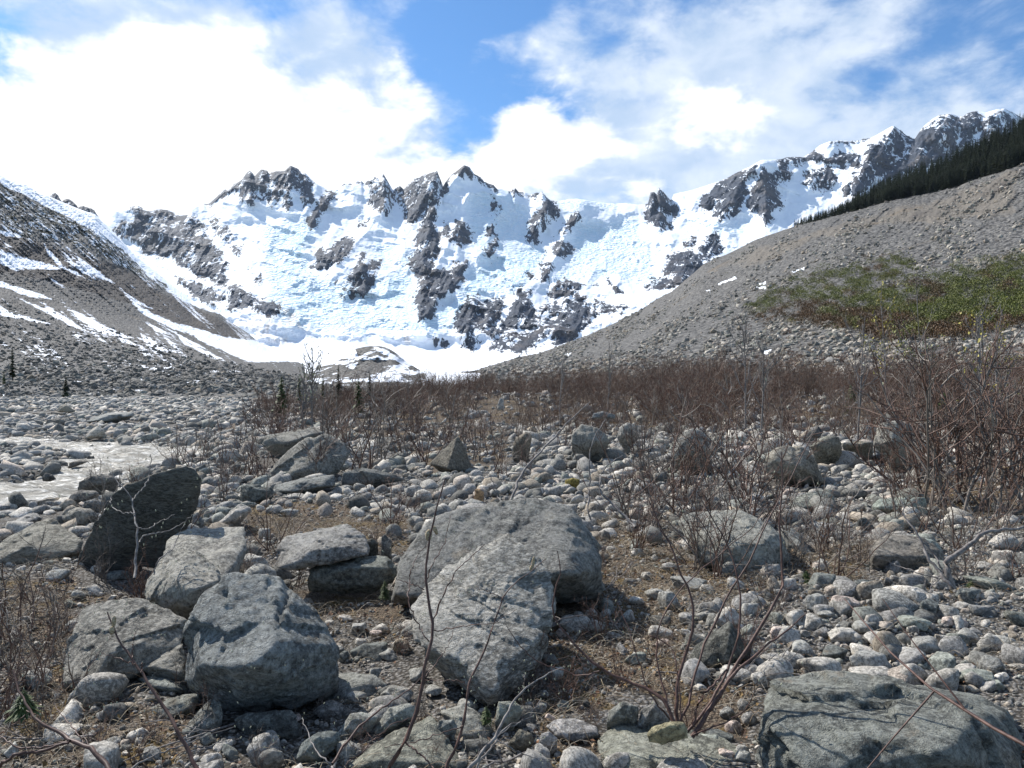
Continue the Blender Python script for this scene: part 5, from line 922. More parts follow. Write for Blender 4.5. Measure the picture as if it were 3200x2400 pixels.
y = np.sqrt(r.uniform(19 ** 2, 72 ** 2, n)); x = r.uniform(-.34, .92, n) * y
edge = 20.5 + 3 * fbm(p3(x / 5, 0, 0), 3, 5) + 9 * sstep(-.10, -.30, x / y) ; keep = (y > edge) & (fbm(p3(x / 3.5, y / 3.5, 0), 3, 6) > -.17)
x, y = x[keep], y[keep]; sc = r.uniform(.9, 2.0, len(x)) * (1 + .35 * sstep(.15, .6, x / y)) * (1 + .55 * fbm(p3(x / 9, y / 9, 3), 3, 8)) * (1 - .25 * sstep(-.1, -.3, x / y)) * (.55 + .45 * sstep(20, 30, y))
V_, F_ = merge_lines(far_protos, p3(x, y, height(x, y)), sc, r.uniform(0, 6.28, len(x)))
tag(mesh_np('brown_thicket', V_, F_, M['thicket']), 'dense leafless brown thicket across the middle of the valley', 'thicket', kind='stuff')
# last year's leaves still hanging in the thicket, mostly on the right
k = r.integers(0, len(V_), 15000); PX, PY = proj(V_[k]); P_ = V_[k][r.random(len(k)) < np.clip((PX - 1500) / 1500, .12, 1)]
V2, F2 = litter_quads(P_, .7, r.uniform(.012, .028, len(P_)), r)
tag(mesh_np('thicket_leaves', V2, F2, M['litter'], {'tint': np.repeat(np.array([(.20, .095, .045)]) * r.uniform(.6, 1.5, (len(P_), 1)), 4, 0)}, smooth=False), 'dry brown leaves hanging in the thicket', 'leaves', kind='stuff')

# ---- single shrubs
SHRUB_PROTO = []; TH = 1.35
for i in range(8):
    L = shrub_lines(600 + i, 1.0, 7 + i % 3, .48, .0088, (6, 3), .07, .22)
    a_ = [(p, q_) for p, q_, l in L if l == 0]; b2 = [(p, q_) for p, q_, l in L if l > 0]
    SHRUB_PROTO.append((mesh_np('stems', *tubes(a_, 5), M['twig_pale'] if i % 2 else M['twig'], link=False), mesh_np('twigs', *tubes(b2, 3), M['twig'] if i % 3 else M['twig_pale'], link=False)))
def place_shrub(x, y, sc, az, label, group, pi):
    e = empty('shrub', (x, y, float(height(np.array([x]), np.array([y]))[0]) - .02)); e.rotation_euler[2] = az; e.scale = (sc, sc, sc * .95)
    for me in SHRUB_PROTO[pi % 8]:
        o = bpy.data.objects.new(me.name.split('.')[0], me); col.objects.link(o); o.parent = e
    tag(e, label, 'shrub', group); return e
SH = []   # (x, y, size, side of photo)
def P2w(px, py, z=0.0):
    D_ = gd(py, z); return (px - 1600) / F * D_, D_
shr = [  # photo position of the foot, height in photo pixels
 (1120,1480,300),(1010,1440,250),(900,1400,210),(1180,1440,240),(860,1360,190),(1260,1420,190),(780,1480,190),(690,1500,200),(600,1480,170),(560,1440,150),(820,1500,170),(640,1440,150),(1330,1440,220),(1420,1420,200),(1560,1500,190),(1480,1440,210),(1650,1480,170),
 (700,1560,170),(420,1530,130),(330,1540,150),(1230,1640,190),(1290,1600,130),(850,1700,230),(760,1760,180),(700,1800,200),(620,1790,150),(430,1850,210),(380,1700,250),(560,1700,200),(120,1900,220),(40,1980,330),(160,2040,240),(90,2130,330),(200,1960,200),(20,2220,260),(300,1800,200),(520,1880,170),
 (2040,1650,330),(2120,1620,360),(2200,1700,300),(2230,1800,330),(1960,1620,240),(2000,1720,230),(2300,1700,280),(2340,1560,330),(2420,1500,300),(2250,1500,320),(2150,1470,260),(2600,1800,330),(2680,1760,200),(2560,1720,220),(2480,1760,180),
 (2900,1560,420),(2960,1600,560),(3030,1580,500),(3100,1600,560),(3160,1560,520),(3200,1620,600),(3050,1500,420),(2850,1500,330),(2780,1450,300),(3130,1480,420),(2950,1460,330),(3250,1560,560),(2700,1400,220),(2620,1380,190),(3190,1420,330),(3080,1400,300),(2500,1400,220),(2380,1380,220),(2000,1420,200),(1880,1400,170),(1760,1400,150),(1700,1360,150),(2820,1560,240),
 (1000,1360,200),(1080,1380,210),(940,1330,170),(1150,1340,180),(800,1330,150),(1220,1360,220),(1300,1350,190),(1090,1320,230),(1380,1380,190),(880,1440,230),(1000,1490,250),(1450,1380,180),(760,1410,150),(1540,1420,170),(1680,2120,190),(1760,2160,240),(1620,1960,150),(1880,1960,160),(2420,1900,170),(30,2120,330),(120,2260,230),(230,2140,200),(300,2330,170),(420,2360,150),(1000,2180,120),(2330,2050,200),(1120,2330,120),(3000,1720,260),(3120,1700,300),(2900,1680,230),(2800,1640,220),(2140,1560,330),(2060,1500,260),(2350,1640,330),(2200,1780,340),
 (560,2120,120),(640,2260,170),(820,2380,150),(480,2290,130),(1350,2380,120),(1500,2330,110),(2150,2230,150),(2060,2020,150),(1420,2060,110),(700,1960,110),(1650,2230,140),(1850,2230,150),(2300,1980,120),(940,1880,110),(1560,1830,110),(2480,1720,260),(2420,1640,230),(1880,1760,130),
 (3190,1800,180),(3010,1820,200),(1950,2110,170),(1330,2230,150),(1260,2010,120),(1180,1700,130),(940,1800,150)]
rr = np.random.default_rng(55); bucket = defaultdict(list)
for i, (px, py, hp) in enumerate(shr):
    x, y = P2w(px, py); sc = hp / F * y
    a_ = min(ANCH, key=lambda q_: (q_[0] - x) ** 2 + (q_[1] - y) ** 2)
    size = 'tall ' if hp / F * y > 1.6 else ('low ' if hp / F * y < .6 else '')
    bucket[size + ('grey brown' if i % 2 else 'red brown') + ' leafless shrub ' + where_phrase(x, y)].append((math.hypot(a_[0] - x, a_[1] - y), x, y, sc, i))
for key, L in bucket.items():
    L.sort()
    for j, (d_, x, y, sc, i) in enumerate(L):
        place_shrub(x, y, sc, rr.uniform(0, 6.28), ((['nearest ', 'second nearest ', 'third nearest ', 'fourth nearest ', 'fifth nearest ', 'sixth nearest ', 'seventh nearest ', 'eighth nearest ', 'ninth nearest '][j] if j < 9 else 'farthest ') if len(L) > 1 else '') + key, 'leafless shrubs among the rocks', i)

# ---- traced foreground shrubs: each main stem is a part
def smooth_line(pts, n):
    pts = np.array(pts, float); d_ = np.r_[0, np.cumsum(np.linalg.norm(np.diff(pts, axis=0), axis=1))]; u = np.linspace(0, d_[-1], n)
    o = np.stack([np.interp(u, d_, pts[:, k]) for k in range(pts.shape[1])], 1)
    for _ in range(2): o[1:-1] = (o[:-2] + 2 * o[1:-1] + o[2:]) / 4
    return o
BUD = mesh_np('bud', *ICO[2], M['bud'], link=False)
def traced_shrub(label, base, stems, mat, name='willow_shrub', side_twigs=5, seed=0, catkins=(), buds=0):
    """stems: (zoom fn, pts, radius px at foot, at tip, depth foot, depth tip)"""
    r = np.random.default_rng(seed); root = None; alltips = []
    for k, (zf, pts, r0, r1, d0, d1) in enumerate(stems):
        L2 = smooth_line([q_[:2] for q_ in zf(pts)], 22); f = np.linspace(0, 1, 22); dep = d0 + (d1 - d0) * f + .02 * d0 * fbm(p3(f * 3, k, seed), 2, seed)
        W_ = unp(L2[:, 0], L2[:, 1], dep); W_ = W_ + r.normal(0, .0009 * d0, W_.shape); rd = (r0 + (r1 - r0) * f) * dep / F * .5
        rd = rd * (1 + .10 * np.sin(f * 60 + k))
        if root is None: root = empty(name, W_[0]); tag(root, label, 'shrub', 'traced bare willow stems near the viewer')
        V_, F_ = tubes([(W_, rd)], 8)
        st = mesh_np('stem', V_, F_, M[mat]); st.parent = root; st.location = -Vector(W_[0]) * 0; st.matrix_parent_inverse = Matrix.Translation(-Vector(root.location))
        for _ in range(side_twigs if r0 > 3 else max(1, side_twigs // 2)):
            out = []; i = r.integers(4, 21); t_ = W_[i] - W_[i - 1]; t_ /= np.linalg.norm(t_); grow(r, W_[i], t_ * .9 + r.normal(0, .5, 3), (.10 + .16 * r.random()) * d0 * .5, rd[i] * .5, 0, out, nseg=5, up=.2, wander=.22, kids=(2,))
            V_, F_ = tubes([(p, q_) for p, q_, l in out], 5); tw = mesh_np('twig', V_, F_, M['bark_red']); tw.parent = st; tw.matrix_parent_inverse = Matrix.Translation(-Vector(root.location))
            alltips += [p[-1] for p, q_, l in out]
        alltips.append(W_[-1])
    if buds:
        for q_, tip in enumerate(alltips[::max(1, len(alltips) // 40)]):
            o = bpy.data.objects.new('bud', BUD); col.objects.link(o); o.parent = root; o.matrix_parent_inverse = Matrix.Translation(-Vector(root.location)); o.location = tip; o.rotation_euler = (r.uniform(-.6, .6), r.uniform(-.6, .6), 0); sz = .0013 * (1 + .5 * (buds - 1)) * W_[-1][1] / 1.9; o.scale = (sz, sz, sz * 2.4)
    for zf, c0, wpx, hpx, D_, rot in catkins:
        (px, py), = zf([c0]); V_, F_ = ICO[3]; r_ = wpx / 2 * k_ * D_ / F; h_ = hpx / 2 * k_ * D_ / F
        Q = V_ * np.array([r_, r_, h_]); Q = Q * (1 + .18 * fbm(V_ * 7, 3, 3))[:, None]; c, s_ = math.cos(rot), math.sin(rot); Q = Q @ np.array([[c, 0, s_], [0, 1, 0], [-s_, 0, c]]).T + unp(px, py, D_)
        o = mesh_np('catkin', Q, F_, M['catkin']); o.parent = root; o.matrix_parent_inverse = Matrix.Translation(-Vector(root.location))
    return root
traced_shrub('red-brown willow shoot with a furry catkin, rising in front of the huge leaning slab', None, [
  (Z8, [(300,1720),(330,1659),(400,1560),(450,1480),(490,1350),(540,1200),(560,1050),(590,900),(610,780),(608,700),(580,600),(558,480),(560,350),(595,200),(618,60),(645,-40),(690,-160)], 15, 4, 1.75, 1.95),
  (Z8, [(610,745),(660,600),(720,480),(790,380),(880,310),(940,250)], 6, 2, 1.9, 2.0), (Z8, [(620,795),(750,770),(900,760),(1000,740),(1080,700),(1135,668)], 4, 1.5, 1.88, 1.8), (Z8, [(555,540),(500,510),(430,490),(380,472)], 3.5, 1.5, 1.9, 1.95),
  (Z8, [(455,500),(450,600),(500,720),(550,820),(582,862)], 4, 4, 1.95, 1.9), (Z8, [(460,492),(480,380),(530,300),(582,240)], 3.5, 1.5, 1.95, 2.0), (Z8, [(565,480),(620,350),(690,240),(722,60)], 4, 1.5, 1.9, 2.0), (Z8, [(540,1110),(620,1010),(700,900),(742,770)], 4, 1.5, 1.85, 1.95), (Z8, [(440,1500),(520,1560),(600,1640),(640,1700)], 6, 4, 1.75, 1.7)],
  'bark_red', seed=1, side_twigs=5, buds=1, catkins=[(Z8, (583,195), 42, 70, 1.93, .1), (Z8, (625,165), 26, 60, 1.96, -.4)])
traced_shrub('dark forked willow shoot crossing the leaning slab, with one small catkin', None, [
  (Z8, [(680,1700),(780,1480),(820,1300),(822,1150),(900,990),(960,860),(1000,740),(1030,620),(1060,560),(1150,480),(1240,410),(1320,340)], 11, 2, 1.8, 2.1), (Z8, [(1050,600),(1000,570),(940,540),(872,525)], 3, 1.5, 2.0, 2.0),
  (Z8, [(822,1150),(780,1110),(700,1105),(540,1108)], 3, 1.5, 1.9, 1.95), (Z8, [(800,1400),(660,1440),(500,1500),(300,1520)], 4, 2, 1.85, 1.8)], 'bark_red', seed=2, side_twigs=4, buds=1, catkins=[(Z8, (1240,365), 20, 70, 2.08, .15), (Z8, (1228,400), 20, 40, 2.08, .5)])
traced_shrub('grey willow stem curving up from the bottom edge to a red tip', None, [
  (Z8, [(800,1720),(840,1659),(930,1540),(1000,1470),(1090,1290),(1180,1160),(1300,1090),(1430,1018)], 13, 3, 1.7, 1.95), (Z8, [(1000,1470),(1100,1400),(1220,1340),(1290,1220)], 4, 2, 1.8, 1.9), (Z8, [(1010,1480),(1130,1550),(1250,1600),(1330,1620)], 4, 2, 1.8, 1.75), (Z8, [(1175,1165),(1185,1100),(1180,1060)], 3, 1.5, 1.9, 1.9), (Z8, [(860,1720),(900,1620),(980,1530),(1060,1400),(1240,1340)], 8, 2, 1.7, 1.9)],
  'bark_grey', seed=3, side_twigs=4, buds=1)
traced_shrub('thin branch sweeping up from the lower left corner of the centre to the leaning slab', None, [
  (Z8, [(-20,1640),(0,1590),(60,1500),(150,1390),(260,1300),(400,1210),(520,1110),(600,1000)], 9, 2, 1.9, 2.2), (Z8, [(150,1390),(200,1450),(260,1500)], 3, 2, 2.0, 2.0), (Z8, [(60,1640),(200,1520),(350,1380),(520,1330),(600,1330)], 4, 2, 1.9, 2.1)], 'bark_red', seed=4, side_twigs=3, buds=1)
traced_shrub('straight dark willow shoot with a catkin, leaning left over the broad cracked boulder', None, [
  (Z7, [(1260,1720),(1230,1659),(1150,1480),(1050,1300),(950,1150),(870,1020),(800,930),(740,850),(700,770),(672,680)], 14, 4, 1.8, 2.1), (Z7, [(845,1010),(780,980),(700,955),(632,940)], 4, 1.5, 2.0, 2.0), (Z7, [(830,970),(832,880),(850,795)], 3.5, 1.5, 2.0, 2.05), (Z7, [(890,1050),(890,1000)], 4, 3, 2.0, 2.0), (Z7, [(1060,1300),(960,1250),(900,1300)], 3, 1.5, 1.95, 1.9)],
  'bark_red', seed=5, side_twigs=3, buds=1, catkins=[(Z7, (716,740), 26, 75, 2.08, .1), (Z7, (704,795), 30, 50, 2.07, 0)])
traced_shrub('arching dark branch with several shoots in the lower left corner', None, [
  (Z7, [(700,1720),(680,1659),(640,1600),(560,1530),(450,1490),(400,1450),(340,1420),(230,1370),(180,1300),(150,1220),(100,1130),(80,1040)], 17, 4, 1.7, 1.95), (Z7, [(450,1490),(300,1520),(150,1540),(0,1470),(-40,1440)], 7, 4, 1.8, 1.9),
  (Z7, [(-40,1680),(0,1640),(100,1570),(300,1540),(450,1490)], 10, 8, 1.75, 1.8), (Z7, [(530,1510),(480,1430),(400,1340),(335,1250)], 5, 2, 1.8, 1.95), (Z7, [(180,1300),(120,1360),(0,1450)], 4, 2, 1.85, 1.9), (Z7, [(560,1530),(500,1400),(540,1290),(575,1210)], 3, 1.5, 1.8, 1.9)], 'bark_red', seed=6, side_twigs=6, buds=1)
traced_shrub('low branch with pale buds reaching right below the big undercut boulder', None, [
  (Z7, [(790,1700),(820,1659),(1000,1560),(1200,1500),(1350,1440),(1480,1398)], 7, 2, 1.9, 2.2), (Z7, [(1150,1480),(1240,1400),(1330,1310)], 4, 1.5, 2.0, 2.2), (Z7, [(1200,1560),(1350,1510),(1515,1465)], 4, 1.5, 2.0, 2.1), (Z7, [(2120,1700),(2080,1640),(1990,1560),(1940,1450),(1900,1340)], 6, 2, 2.0, 2.3), (Z7, [(2070,1700),(2140,1560),(2220,1450)], 9, 4, 1.9, 2.0)], 'bark_grey', seed=7, side_twigs=5, buds=1.2)
traced_shrub('large red-stemmed willow shrub with a fan of tall stems, right of centre', None, [
  (Z9, [(130,1455),(220,1330),(330,1150),(390,1030),(480,900),(540,800),(620,660),(690,560),(712,430),(692,320),(680,200),(672,60),(690,-150),(690,-330)], 15, 3, 3.2, 3.6),
  (Z9, [(60,1450),(20,1300),(40,1060),(100,900),(142,750),(140,600),(60,460),(0,280),(-70,150),(-150,-30)], 13, 3, 3.2, 3.5), (Z9, [(150,1455),(250,1270),(380,1070),(560,920),(680,830),(850,680)], 15, 3, 3.2, 3.4),
  (Z9, [(100,1440),(300,1150),(370,1000),(430,780),(440,620),(400,450),(380,300),(260,100),(160,-70)], 10, 3, 3.2, 3.7), (Z9, [(140,1400),(160,1250),(300,1090),(350,1040)], 9, 6, 3.2, 3.25), (Z9, [(130,1450),(300,1390),(420,1330),(500,1240),(540,1100)], 6, 2, 3.2, 3.2),
  (Z8, [(2150,1440),(2120,1370),(2060,1200),(1900,1130),(1750,1090),(1640,1020),(1500,900),(1380,730),(1328,600),(1400,500),(1432,380),(1390,300)], 13, 2.5, 3.2, 3.5), (Z8, [(1660,1045),(1560,1085),(1400,1040),(1270,1000),(1150,890),(1070,750)], 5, 2, 3.3, 3.4), (Z8, [(2160,1420),(2170,1250),(2120,900),(1960,800),(1940,860),(2000,1000)], 5, 2, 3.2, 3.4),
  (Z8, [(2170,1440),(2060,1300),(1960,1180),(1900,1000),(1850,800),(1760,600)], 6, 2, 3.2, 3.5), (Z9, [(40,1440),(120,1200),(160,1000),(260,760),(350,560),(480,380),(620,60),(760,-200),(880,-420)], 9, 2.5, 3.25, 3.9), (Z9, [(30,1440),(-60,1150),(-120,900),(-60,700),(30,560),(160,420),(330,300),(500,150),(600,0)], 7, 2, 3.25, 3.8)],
  'bark_red', seed=8, side_twigs=8, buds=1.1)
traced_shrub('grey crooked shrub with one long branch arching right, at the right edge', None, [
  (Z9, [(1770,525),(1740,460),(1705,380),(1720,350),(1820,310),(1880,240),(1940,180),(2050,165),(2212,150),(2330,120)], 20, 5, 5.4, 5.7), (Z9, [(1760,520),(1680,430),(1600,330),(1570,230),(1500,130),(1460,60),(1440,-30)], 13, 3, 5.4, 5.8), (Z9, [(1765,525),(1690,400),(1640,300),(1560,230)], 8, 3, 5.4, 5.6), (Z9, [(1775,530),(1750,440),(1740,380),(1790,340)], 8, 3, 5.4, 5.5), (Z9, [(1700,470),(1560,440),(1400,380),(1240,310)], 4, 1.5, 5.4, 5.5), (Z9, [(1880,240),(1900,290),(1960,310),(2000,330)], 4, 2, 5.5, 5.5)], 'bark_grey', seed=9, side_twigs=6)
traced_shrub('pale budding branches in front of the tall dark slab', None, [
  (Z4, [(850,1420),(850,1300),(870,1200),(860,1090),(840,1020),(835,940),(800,870),(740,820),(690,740)], 9, 2, 4.6, 5.2), (Z4, [(860,1100),(920,1120),(1000,1070),(1090,1020)], 4, 2, 4.8, 5.0), (Z4, [(870,1200),(900,1150),(1050,1130),(1150,1080),(1222,1012)], 5, 2, 4.7, 5.0), (Z4, [(840,1020),(760,1010),(690,960),(700,900)], 4, 2, 4.9, 5.2), (Z4, [(960,1400),(1000,1300),(1090,1240),(1120,1150),(1160,1080)], 5, 2, 4.6, 5.1), (Z4, [(830,940),(890,870),(930,800),(950,640)], 4, 2, 5, 5.3)], 'bark_grey', seed=10, side_twigs=7, buds=1)
traced_shrub('long bare stem curving up through the cobble field, centre right', None, [
  (Z5, [(1075,960),(1130,880),(1140,800),(1200,720),(1260,650),(1350,560),(1450,440),(1530,380),(1600,310)], 9, 2.5, 9, 10.5), (Z5, [(1060,960),(1010,900),(990,820),(960,760)], 4, 2, 9, 9.4), (Z5, [(1880,1100),(1740,960),(1660,880),(1650,800),(1690,720),(1800,650)], 9, 3, 6.6, 7.2), (Z5, [(1600,1060),(1580,960),(1600,780),(1590,600),(1650,500),(1700,420)], 6, 2.5, 7.5, 8.2)], 'bark_grey', seed=12, side_twigs=6)

# ------------------------------------------------------------------ conifers
def conifer_arrays(seed, h=1.0, wd=.17, whorls=16, per=8, nearq=1.0):
    r = np.random.default_rng(seed); V_, F_ = [], []
    lean = r.normal(0, .012, 2)
    for w_ in range(whorls):
        f = .10 + .90 * (w_ / whorls) ** .9; z0 = f * h; R_ = wd * h * (1 - f) ** .75 * r.uniform(.75, 1.15) + .006 * h
        for p_ in range(per):
            az = r.uniform(0, 6.283); rr_ = R_ * r.uniform(.55, 1.2); dz = -rr_ * r.uniform(.25, .6); s_ = rr_ * r.uniform(.28, .42) * nearq
            d_ = np.array([math.cos(az), math.sin(az), 0]); q_ = np.array([-math.sin(az), math.cos(az), 0]); c_ = np.array([lean[0] * f * h, lean[1] * f * h, z0 + r.normal(0, .012) * h])
            i = len(V_); V_ += [c_, c_ + d_ * rr_ * .55 + q_ * s_ + [0, 0, dz * .5 - .012 * h], c_ + d_ * rr_ + [0, 0, dz], c_ + d_ * rr_ * .55 - q_ * s_ + [0, 0, dz * .5 - .012 * h]]
            F_.append((i, i + 1, i + 2, i + 3)) 
    return np.array(V_), np.array(F_)
CON = [conifer_arrays(700 + i, 1.0, [.15, .12, .18, .14][i % 4], 17, 8) for i in range(8)]
CON_ME = []
for i, (V_, F_) in enumerate(CON):
    tv, tf = tubes([(np.array([(0, 0, -.03), (0, 0, .5), (0, 0, 1.0)]), np.array([.012, .008, .002]))], 5)
    me = mesh_np('conifer', np.vstack([V_, tv]), [F_, tf + len(V_)], M['needle'], {'tint': np.ones((len(V_) + len(tv), 3))}, smooth=False, link=False); CON_ME.append(me)
a_, b2, Pg, tt2 = MRg; r = np.random.default_rng(41)
I0 = int(np.searchsorted(tt2, 3.97)); I1 = int(np.searchsorted(tt2, 4.99)); cand = []
for n_ in range(7000):
    j = r.integers(0, Pg.shape[1]); xx = xr[j]
    if xx < 2480 or xx > 3560: continue
    dens = sstep(2480, 2700, xx)
    i = I0 + int((I1 - I0) * r.random() ** 1.2)
    if r.random() > .25 + .75 * dens: continue
    P_ = Pg[i, j] + [r.normal(0, 1.2), 0, 0]; h_ = r.uniform(.6, 1.3) * (8 + 8.0 * sstep(2500, 2800, xx)); cand.append((P_, h_, i))
for px in np.linspace(2490, 3560, 150):    # the front row, standing right on the crest
    j = int(np.searchsorted(xr, px + r.normal(0, 2))); cand.append((Pg[I0 + r.integers(0, 3), min(j, Pg.shape[1] - 1)], r.uniform(.6, 1.3) * (6 + 10 * sstep(2500, 2850, px)), 0))
cand.sort(key=lambda q_: -q_[1] / q_[0][1] - (.02 if q_[2] == 0 else 0)); 
inview = [q_ for q_ in cand if 2300 < 1600 + F * q_[0][0] / q_[0][1] < 3210]; ind = inview[:262]; ids = set(map(id, ind)); rest = [q_ for q_ in cand if id(q_) not in ids]
for k, (P_, h_, i) in enumerate(ind):
    o = bpy.data.objects.new('conifer', CON_ME[k % 8]); col.objects.link(o); o.location = P_; o.scale = (h_ * .95, h_ * .95, h_); o.rotation_euler[2] = r.uniform(0, 6.28)
    tag(o, 'tall dark conifer in the dense forest belt along the right ridge', 'tree', 'conifers along the right ridge')
P_ = np.array([q_[0] for q_ in rest]); V_, F_ = merge_lines([(v, f) for v, f in CON], P_, np.array([q_[1] for q_ in rest]), r.uniform(0, 6.28, len(rest)))
tag(mesh_np('conifer_forest', V_, F_, M['needle'], {'tint': np.ones((len(V_), 3))}, smooth=False), 'dark conifer forest filling the right ridge', 'forest', kind='stuff')
# dwarf conifers on the snowy left slope
a_, b2, Pg, tt2, scg = MLg; low = [conifer_arrays(750 + i, 1.0, .32, 7, 6) for i in range(5)]
i = r.integers(0, Pg.shape[0], 60000); j = r.integers(0, Pg.shape[1], 60000); ok = (r.random(60000) < np.clip(scg[i, j] * .30, 0, .3)) & (tt2[i] < 4) & (tt2[i] > 1); P_ = Pg[i[ok], j[ok]][:5600]
V_, F_ = merge_lines(low, P_, r.uniform(2.5, 6.5, len(P_)), r.uniform(0, 6.28, len(P_)))
tag(mesh_np('dwarf_conifers', V_, F_, M['needle'], {'tint': np.ones((len(V_), 3))}, smooth=False), 'band of dwarf conifers across the snowy left slope', 'forest', kind='stuff')
def near_conifer(px, py, hp, D_, label, name='conifer_sapling', wd=.2, mat='needle_near', dense=(18, 10)):
    P_ = unp(px, py, D_); h_ = hp / F * D_; e = empty(name, P_); V_, F_ = conifer_arrays(int(px), h_, wd, *((dense[0] * 2, dense[1] * 2, .35) if D_ < 10 else dense))
    V_, F_ = V_, F_; r = np.random.default_rng(int(px))
    o = mesh_np('crown', V_, F_, M[mat], {'tint': np.ones((len(V_), 3))}, smooth=False); o.parent = e
    tv, tf = tubes([(np.array([(0, 0, -.05 * h_), (0, 0, h_ * .5), (0, 0, h_)]), np.array([.02, .012, .002]) * h_)], 6); o = mesh_np('trunk', tv, tf, M['trunk']); o.parent = e
    tag(e, label, 'tree', 'young conifers')
for args in [(40, 1185, 100, 88, 'dark narrow conifer standing alone on the bank at the left edge', 'conifer', .2, 'needle'), (205, 1235, 62, 92, 'small dark conifer at the edge of the gravel bar', 'conifer', .28, 'needle'), (12, 1200, 45, 80, 'yellowish young conifer beside the lone conifer at left'),
             (1058, 1235, 95, 33, 'slim dark conifer sapling in the thicket, left of the moraine hummock', 'conifer', .2, 'needle'), (1010, 1245, 75, 31, 'yellow green conifer sapling beside the slim dark one'), (1155, 1235, 75, 34, 'conifer sapling in front of the snowy hummock', 'conifer', .22, 'needle'), (935, 1255, 85, 30, 'olive conifer sapling at the left end of the thicket'), (880, 1290, 120, 28, 'bushy olive conifer sapling in the brown twigs', 'conifer_sapling', .3), (1120, 1290, 110, 27, 'small olive conifer sapling low in the thicket', 'conifer_sapling', .3),
             (1015, 1838, 38, 6.0, 'tiny green conifer seedling in moss under the overhanging boulder', 'conifer_seedling', .5, 'needle_near', (9, 8)), (1203, 1870, 60, 5.3, 'tiny green conifer seedling left of the leaning slab', 'conifer_seedling', .4, 'needle_near', (9, 8)), (1520, 2255, 50, 3.5, 'green conifer seedling at the foot of the leaning slab', 'conifer_seedling', .6, 'needle_near', (8, 9)), (75, 2215, 60, 3.4, 'soft green conifer seedling in the lower left', 'conifer_seedling', .95, 'needle_near', (9, 12)), (2520, 1815, 35, 6.0, 'green mossy tuft between the cobbles right of centre', 'moss_tuft', .9, 'needle_near', (7, 12)), (3035, 1840, 28, 5.8, 'little green tuft beside the grey crooked shrub', 'moss_tuft', .9, 'needle_near', (7, 12)), (2660, 1290, 90, 28, 'dark green conifer sapling hidden in the right thicket', 'conifer_sapling', .4), (2950, 1270, 45, 26, 'low dark green conifer beside a pale rock in the right thicket', 'conifer_sapling', .8)]:
    near_conifer(*args)
# saplings leafing out yellow
def leafy_sapling(px, py, hp, D_, label, mat, nl, seed, sz=.05):
    P_ = unp(px, py, D_); h_ = hp / F * D_; e = empty('leafing_sapling', P_); r = np.random.default_rng(seed); out = []
    grow(r, (0, 0, 0), (.02, 0, 1), h_, .022, 0, out, nseg=9, up=.6, wander=.07, kids=(16, 3))
    V_, F_ = tubes([(p, q_) for p, q_, l in out], 5); o = mesh_np('trunk', V_, F_, M['bark_grey']); o.parent = e
    pts = np.vstack([p[2:] for p, q_, l in out if l > 0]); pts = pts[pts[:, 2] > h_ * .35]; k = r.integers(0, len(pts), nl); Q = pts[k] + r.normal(0, .05, (nl, 3)); V_, F_ = litter_quads(Q, .9, r.uniform(.5, 1.1, nl) * sz, r)
    o = mesh_np('leaves', V_, F_, M[mat], {'tint': np.ones((len(V_), 3)) * 1.3}, smooth=False); o.parent = e; tag(e, label, 'tree', 'saplings in the right thicket')
leafy_sapling(2770, 1290, 330, 24, 'slender sapling leafing out yellow above the right thicket', 'leaf_yellow', 420, 1, .035)
leafy_sapling(2890, 1290, 390, 30, 'slender sapling with yellow green leaves, right of the yellow one', 'leaf_green', 480, 2, .045)
leafy_sapling(945, 1340, 170, 16, 'bare sapling with pale buds standing against the snow, left of centre', 'bud', 60, 3, .03)
leafy_sapling(975, 1330, 215, 17, 'tall thin sapling with buds standing against the white glacier', 'bud', 90, 4, .03)
for q_, (px, py, hp, D_) in enumerate([(2330, 1340, 330, 17), (2380, 1345, 260, 16), (3070, 1400, 420, 14), (3120, 1380, 330, 16), (2680, 1380, 330, 15), (1750, 1330, 200, 24), (1900, 1320, 210, 25)]):
    leafy_sapling(px, py, hp, D_, ['thin bare sapling rising over the thicket', 'thin bare sapling beside the first, leaning right', 'tall sapling with dry orange leaves near the right edge', 'second tall sapling with dry leaves near the right edge', 'bare sapling in front of the green shrub patch', 'bare sapling in the centre of the thicket', 'bare sapling right of the thicket centre'][q_], 'leaf_yellow' if q_ in (2, 3) else 'bud', 150 if q_ in (2, 3) else 12, 20 + q_, .03)

